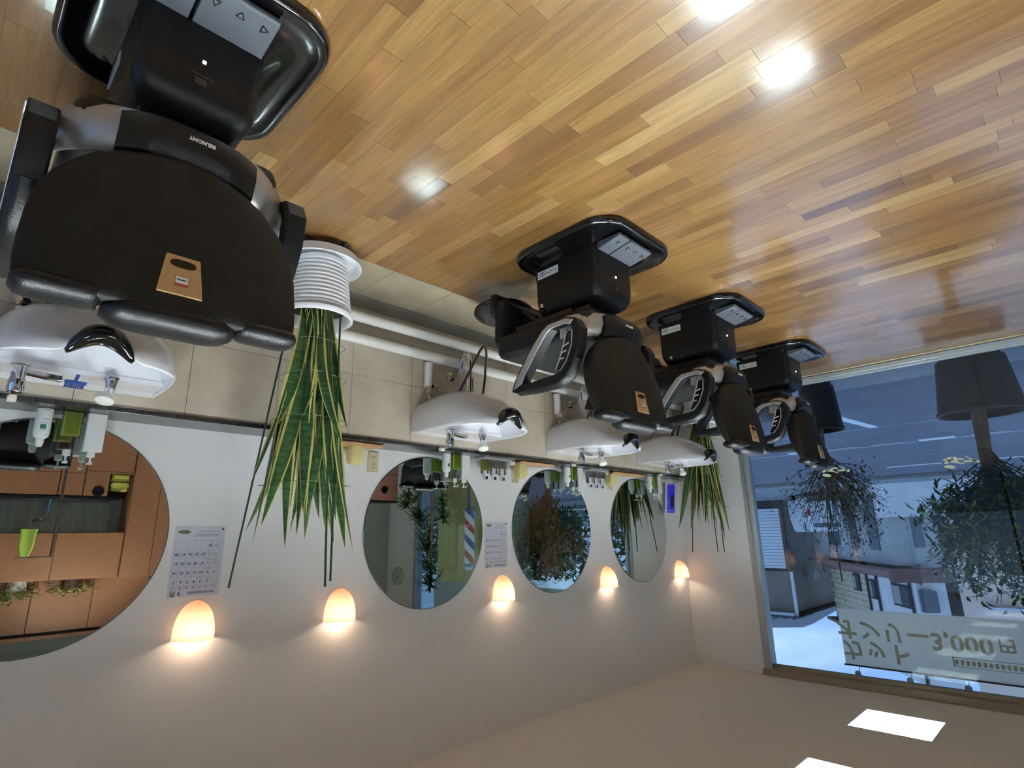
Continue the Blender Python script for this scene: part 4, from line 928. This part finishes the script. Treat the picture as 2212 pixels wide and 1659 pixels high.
# corner house, turned 33 degrees: local x runs along the side street
t = thing('corner_house', 'grey white corner house with a brown lean-to roof and stone clad far end', 'house', (4.62, 22, GZ), radians(57)); t.scale = (1, -1, 1)
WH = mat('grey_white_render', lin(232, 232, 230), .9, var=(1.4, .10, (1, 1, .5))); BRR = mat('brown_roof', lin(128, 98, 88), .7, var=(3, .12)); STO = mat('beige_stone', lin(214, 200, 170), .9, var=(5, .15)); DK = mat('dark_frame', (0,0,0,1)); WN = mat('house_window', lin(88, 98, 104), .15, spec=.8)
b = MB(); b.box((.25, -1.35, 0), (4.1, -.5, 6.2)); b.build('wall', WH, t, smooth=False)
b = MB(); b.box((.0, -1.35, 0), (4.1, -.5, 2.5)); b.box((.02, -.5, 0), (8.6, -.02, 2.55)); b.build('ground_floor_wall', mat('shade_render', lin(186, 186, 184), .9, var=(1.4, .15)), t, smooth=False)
b = MB().loft([[(-.2, .28, 2.62), (8.9, .28, 2.62), (8.9, .28, 2.72), (-.2, .28, 2.72)], [(-.2, -.52, 3.02), (8.9, -.52, 3.02), (8.9, -.52, 3.1), (-.2, -.52, 3.1)]]); b.box((-.25, -1.35, 2.62), (.0, .3, 3.05)); b.build('lean_to_roof', BRR, t, smooth=False)
for i in range(8): MB().box((-.18+1.13*i, -.50, 3.06), (-.15+1.13*i, -.47, 3.13)).build('roof_batten', BRR, t, smooth=False)
b = MB().box((4.11, -3, 0), (8.7, -.55, 5.2)); b.build('stone_wall', mat('stone_joint', lin(120, 110, 94), .9), t, smooth=False)
for r in range(10):
    for c in range(9):
        z0 = 3.05+.215*r; x0 = 4.13+.52*c-(.26 if r % 2 else 0)
        if x0 < 4.1: x0 = 4.12
        x1 = min(x0+.505, 8.68)
        if x1-x0 > .1: MB().box((x0, -.552, z0), (x1, -.52-.012*R.random(), z0+.2)).build('stone_block', STO, t, smooth=False)
b = MB().loft([[(4.0, -.2, 5.2), (9.0, -.2, 5.2), (9.0, -3.2, 5.2), (4.0, -3.2, 5.2)], [(4.0, -.2, 5.35), (9.0, -.2, 5.3), (9.0, -3.2, 6.2), (4.0, -3.2, 6.2)]]); b.build('stone_house_roof', BRR, t, smooth=False)
for x0, x1, z0, z1 in ((.75, 1.95, 3.28, 3.86), (3.55, 3.95, 3.3, 3.85), (5.1, 5.6, 3.2, 3.7)):
    f = MB().box((x0-.07, -.53, z0-.07), (x1+.07, -.46, z1+.07)).build('window_frame', DK, t, smooth=False); MB().box((x0, -.455, z0), ((x0+x1)/2-.03, -.45, z1)).build('window_pane', WN, f, smooth=False); MB().box(((x0+x1)/2+.03, -.455, z0), (x1, -.45, z1)).build('window_pane', mat('curtain', lin(172, 168, 160), .8), f, smooth=False)
for x in (.55, 3.22, 4.12): MB().tube([(x, -.44, 3.0), (x, -.44, 6.1)], .045, 8).build('downpipe', DK, t)
for x0, x1, z0, z1 in ((1.1, 1.9, .3, 2.1), (3.0, 3.7, .3, 2.1), (5.0, 6.3, .9, 2.0)): MB().box((x0, -.02, z0), (x1, .03, z1)).build('door', WN if x0 > 4 else mat('grey_door', lin(120, 122, 122), .6), t, smooth=False)
for y0, y1, z0, z1 in ((-.95, -.55, 3.3, 3.95), (-.9, -.6, .9, 2.0)): MB().box((-.03, y0, z0), (-.001 if z0 < 3 else .249, y1, z1)).build('side_window', WN, t, smooth=False)
b = MB(); b.tube([(8.75,-.3,2.75),(8.75,-.3,3.3)], .02, 6); b.build('dish_mast', DK, t)
for dx, dz in ((9.3, 3.45), (10.0, 3.5)):
    b = MB().lathe([(.01,.0),(.16,.02),(.28,.08),(.28,.09),(.15,.03),(.01,.01)], (dx, -.2, dz), 20, 'y'); b.build('satellite_dish', ROADP, t)
# pink beige building behind the tree
t = thing('beige_building', 'large pink beige building behind the street tree', 'building', (3.32, 21.9, GZ))
PB = mat('pink_beige_render', lin(250, 222, 200), .9, var=(.8, .05))
MB().box((-7, 1.2, 0), (0, 7, 6.4)).build('wall', PB, t, smooth=False)
b = MB(); b.box((-7, 1.0, 3.85), (-1.6, 1.19, 3.95)); b.box((-7, 1.0, 4.05), (-1.6, 1.19, 4.5)); b.build('brown_band', BRR, t, smooth=False); MB().box((-1.5, .9, 3.72), (-.55, 1.19, 3.80)).build('awning', ROADP, t, smooth=False)
for x0, z0, z1 in ((-2.9, 1.0, 2.2), (-4.6, 1.0, 2.2)): 
    f = MB().box((x0-.08, 1.13, z0-.08), (x0+1.08, 1.199, z1+.08)).build('window_frame', ROADP, t, smooth=False); MB().box((x0, 1.11, z0), (x0+1, 1.129, z1)).build('window_pane', WN, f, smooth=False)
b = MB(); b.box((-1.9, .3, 0), (1.4, .45, 1.05)); tag(b.build('garden_wall', WH, loc=(3.45, 21.2, GZ), smooth=False), 'low grey garden wall in front of the corner house', 'wall')
# shed beyond, van
t = thing('white_van', 'small white van parked across the road, rear window facing the shop', 'van', (6.95, 23.65, GZ), radians(-33)); t.scale = (.84, .84, .84)
WV = mat('van_white', lin(222, 226, 230), .3, coat=.3)
b = MB().loft([[(x, y, z) for x, y in ((-.74*k,-.02+e),(.74*k,-.02+e),(.74*k,3.3-e),(-.74*k,3.3-e))] for z, k, e in ((.22,.97,.02),(.35,1,0),(1.05,1,0.02),(1.62,.90,.22),(1.74,.84,.34))]); b.build('body', WV, t, bevel=.05)
b = MB().loft([[(-.62,.02,1.02),(.62,.02,1.02),(.56,.19,1.55),(-.56,.19,1.55)],[(-.60,.0,1.02),(.60,.0,1.02),(.54,.17,1.55),(-.54,.17,1.55)]]); b.build('rear_window', WN, t, smooth=False)
for s in (-1, 1):
    MB().box((s*.70-.06, -.05, .75), (s*.70+.06, .05, 1.05)).build('tail_light', mat('red_lens', lin(170, 30, 34), .3), t, smooth=False, bevel=.01)
    for yy in (.55, 2.7): MB().lathe([(.12,-.09),(.27,-.08),(.27,.08),(.12,.09)], (s*.62, yy, .27), 20, 'x').build('wheel', BLK, t)
MB().box((-.72, -.1, .25), (.72, .0, .42)).build('bumper', mat('dark_bumper', lin(60,62,66), .6), t, smooth=False, bevel=.03)
b = MB().box((-3.2, 0, 0), (3.2, 3, 2.5)); tag(b.build('back_shed', mat('brown_shed', lin(96, 88, 76), .9, var=(2, .25)), loc=(9.6, 37, GZ), smooth=False), 'dark brown shed wall behind the white van', 'shed')
# roadside shrub mass behind the twiggy shrub
b = MB()
for i in range(2600): b.tone = R.random(); b.leaf((R.uniform(7.2, 9.9), R.uniform(35, 35.8), GZ+1.3+1.9*R.random()**1.2), (R.uniform(-1,1), R.uniform(-1,1), R.uniform(-.5,1)), (0,0,1), .26, .12, .2)
tag(b.build('garden_hedge', LEAF2, angle=180), 'olive green hedge behind the white van', 'hedge', kind='stuff')
# wooded hill
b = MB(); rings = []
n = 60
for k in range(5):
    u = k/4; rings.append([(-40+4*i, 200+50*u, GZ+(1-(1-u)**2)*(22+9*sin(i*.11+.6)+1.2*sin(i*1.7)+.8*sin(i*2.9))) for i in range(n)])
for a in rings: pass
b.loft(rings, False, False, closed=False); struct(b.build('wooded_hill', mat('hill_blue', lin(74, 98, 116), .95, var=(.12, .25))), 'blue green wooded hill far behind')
# overhead wires
for z0, z1, y_, nm in ((8.4, 8.0, 24, 'upper'), (7.6, 7.3, 24.5, 'middle'), (7.1, 6.9, 25, 'lower')):
    b = MB(); b.tube([(-30, y_, z0), (-10, y_, z0-.5), (8, y_, (z0+z1)/2-.45), (30, y_+2, z1)], .018, 5); tag(b.build('power_line', BLK), f'{nm} overhead power line crossing the sky outside', 'cable', 'overhead power lines')
t = thing('roof_sign_building', 'distant grey sign box above the banner at right', 'building', (4.2, 30, GZ))
MB().box((-1.0, 2.0, 0), (.9, 4, 7.4)).build('wall', mat('grey_sign', lin(104, 98, 96), .8), t, smooth=False); MB().box((-.4, 1.9, 6.9), (.1, 1.99, 7.3)).build('panel', ROADP, t, smooth=False)
# ------------------------------------------------------------------ banners hung outside the glass
BAN = mat('banner_cloth', lin(240, 232, 214), .85); BAN2 = mat('banner_show_through', lin(220, 212, 194), .85)
def banner(nm, x0, x1, z0, z1, txt):
    y = YW+.115; t = thing('banner', nm, 'banner', ((x0+x1)/2, y, z0), group=None); w, h = x1-x0, z1-z0
    b = MB(); n = 24
    b.loft([[(-w/2+w*i/n, .004*sin(i*.9)+d, z) for i in range(n+1)] for d, z in ((0, 0), (0, h))], False, False, closed=False)
    o = b.build('cloth', BAN, t)
    MB().tube([(-w/2-.01, .0, h), (w/2+.01, .0, h)], .007, 8).build('top_rod', BLK, t)
    if txt:
        # readable from the street (+y side): text x axis -> -x, so it shows mirrored from inside
        F = lambda xx, zz: frame((xx, -.0062, zz), (-1,0,0), (0,0,1))
        T = lambda s, sz, u, v, bold=.0: text_mesh('show_through_print', s, sz, BAN2, t, F(w/2-u*w, h*v), .0003, bold=bold)
        T('カット', .165, .19, .70, .004); T('オンリー', .165, .235, .34, .004); T('3,000', .17, .64, .43, .004); T('円', .10, .85, .40, .003)
        b = MB(); b.box((-w/2+.03, -.0062, h*.66), (w/2-.60*w+.02, -.0056, h*.67)); b.box((-w/2+.03, -.0062, h*.80), (w/2-.60*w+.02, -.0056, h*.81)); b.box((-.115, -.0062, h*.66), (-.105, -.0056, h*.81))
        for i in range(13): b.box((-.14-.033*i, -.0062, h*.70), (-.118-.033*i, -.0056, h*.775))
        b.build('boxed_line', BAN2, t, smooth=False)
    for u in (.08, .36, .64, .92):
        xx = -w/2+w*u; b = MB(); b.lathe([(.004,.0),(.020,-.004),(.023,-.010),(.021,-.012)], (xx, -.060, h+.045), 16, 'y'); b.tube([(xx, -.062, h+.045), (xx, -.03, h+.045), (xx, -.006, h+.008)], .003, 6); b.build('suction_hook', mat('hook_clear', lin(180, 196, 208), .2, coat=.5), t)
    return t
for _mm, _c in ((BAN, lin(255, 242, 218)), (BAN2, lin(232, 220, 198))):
    _nt = _mm.node_tree; _tb = _nt.nodes.new('ShaderNodeBsdfTranslucent'); _tb.inputs[0].default_value = _c; _mi = _nt.nodes.new('ShaderNodeMixShader'); _mi.inputs[0].default_value = .55
    _nt.links.new(_nt.nodes['Principled BSDF'].outputs[0], _mi.inputs[1]); _nt.links.new(_tb.outputs[0], _mi.inputs[2]); _nt.links.new(_mi.outputs[0], _nt.nodes['Material Output'].inputs[0])
banner('off white banner with mirrored price lettering hung high outside the window', .40, 1.66, 2.00, 2.435, True)
banner('plain off white banner hung further left outside the window', -1.35, -.45, 2.00, 2.42, False)
# scissors decals on the glass
DEC = mat('pale_decal', lin(196, 206, 176), .6)
def decal(nm, x, z, flip=1):
    t = thing('scissors_decal', nm, 'sticker', (x, YW+.0275, z), group='pale scissors stickers on the glass'); b = MB()
    def blob(pts, name):
        q = MB(); q.prism([(px*flip, pz) for px, pz in (pts if flip > 0 else pts[::-1])], -.0006, 0, 'y'); return q.build(name, DEC, t, smooth=False)
    el = lambda cx, cz, rx, rz, a=0: [(cx+rx*cos(k*pi/9)*cos(a)-rz*sin(k*pi/9)*sin(a), cz+rx*cos(k*pi/9)*sin(a)+rz*sin(k*pi/9)*cos(a)) for k in range(18)]
    blob(el(.08,.035,.036,.013,-.2), 'handle'); blob(el(.09,-.005,.026,.010,.45), 'handle'); blob(el(.085,-.028,.034,.009,.35), 'blade'); blob([(.10,-.03),(-.01,.016),(-.012,.022),(.075,.0)], 'blade')
    blob(el(.038,-.02,.014,.022,.3), 'comb'); blob(el(.005,-.02,.022,.008,-.2), 'comb'); blob([(-.015,-.05),(-.075,-.005),(-.085,.004),(-.07,.010),(-.03,-.03)], 'razor_blade'); blob(el(-.045,.002,.04,.008,.02), 'razor_blade'); blob(el(-.092,.010,.012,.010), 'pivot')
decal('pale green scissors sticker on the glass in front of the large tub tree', .60, .875)
decal('pale green scissors sticker on the glass beside the farthest chair', 1.47, .865)
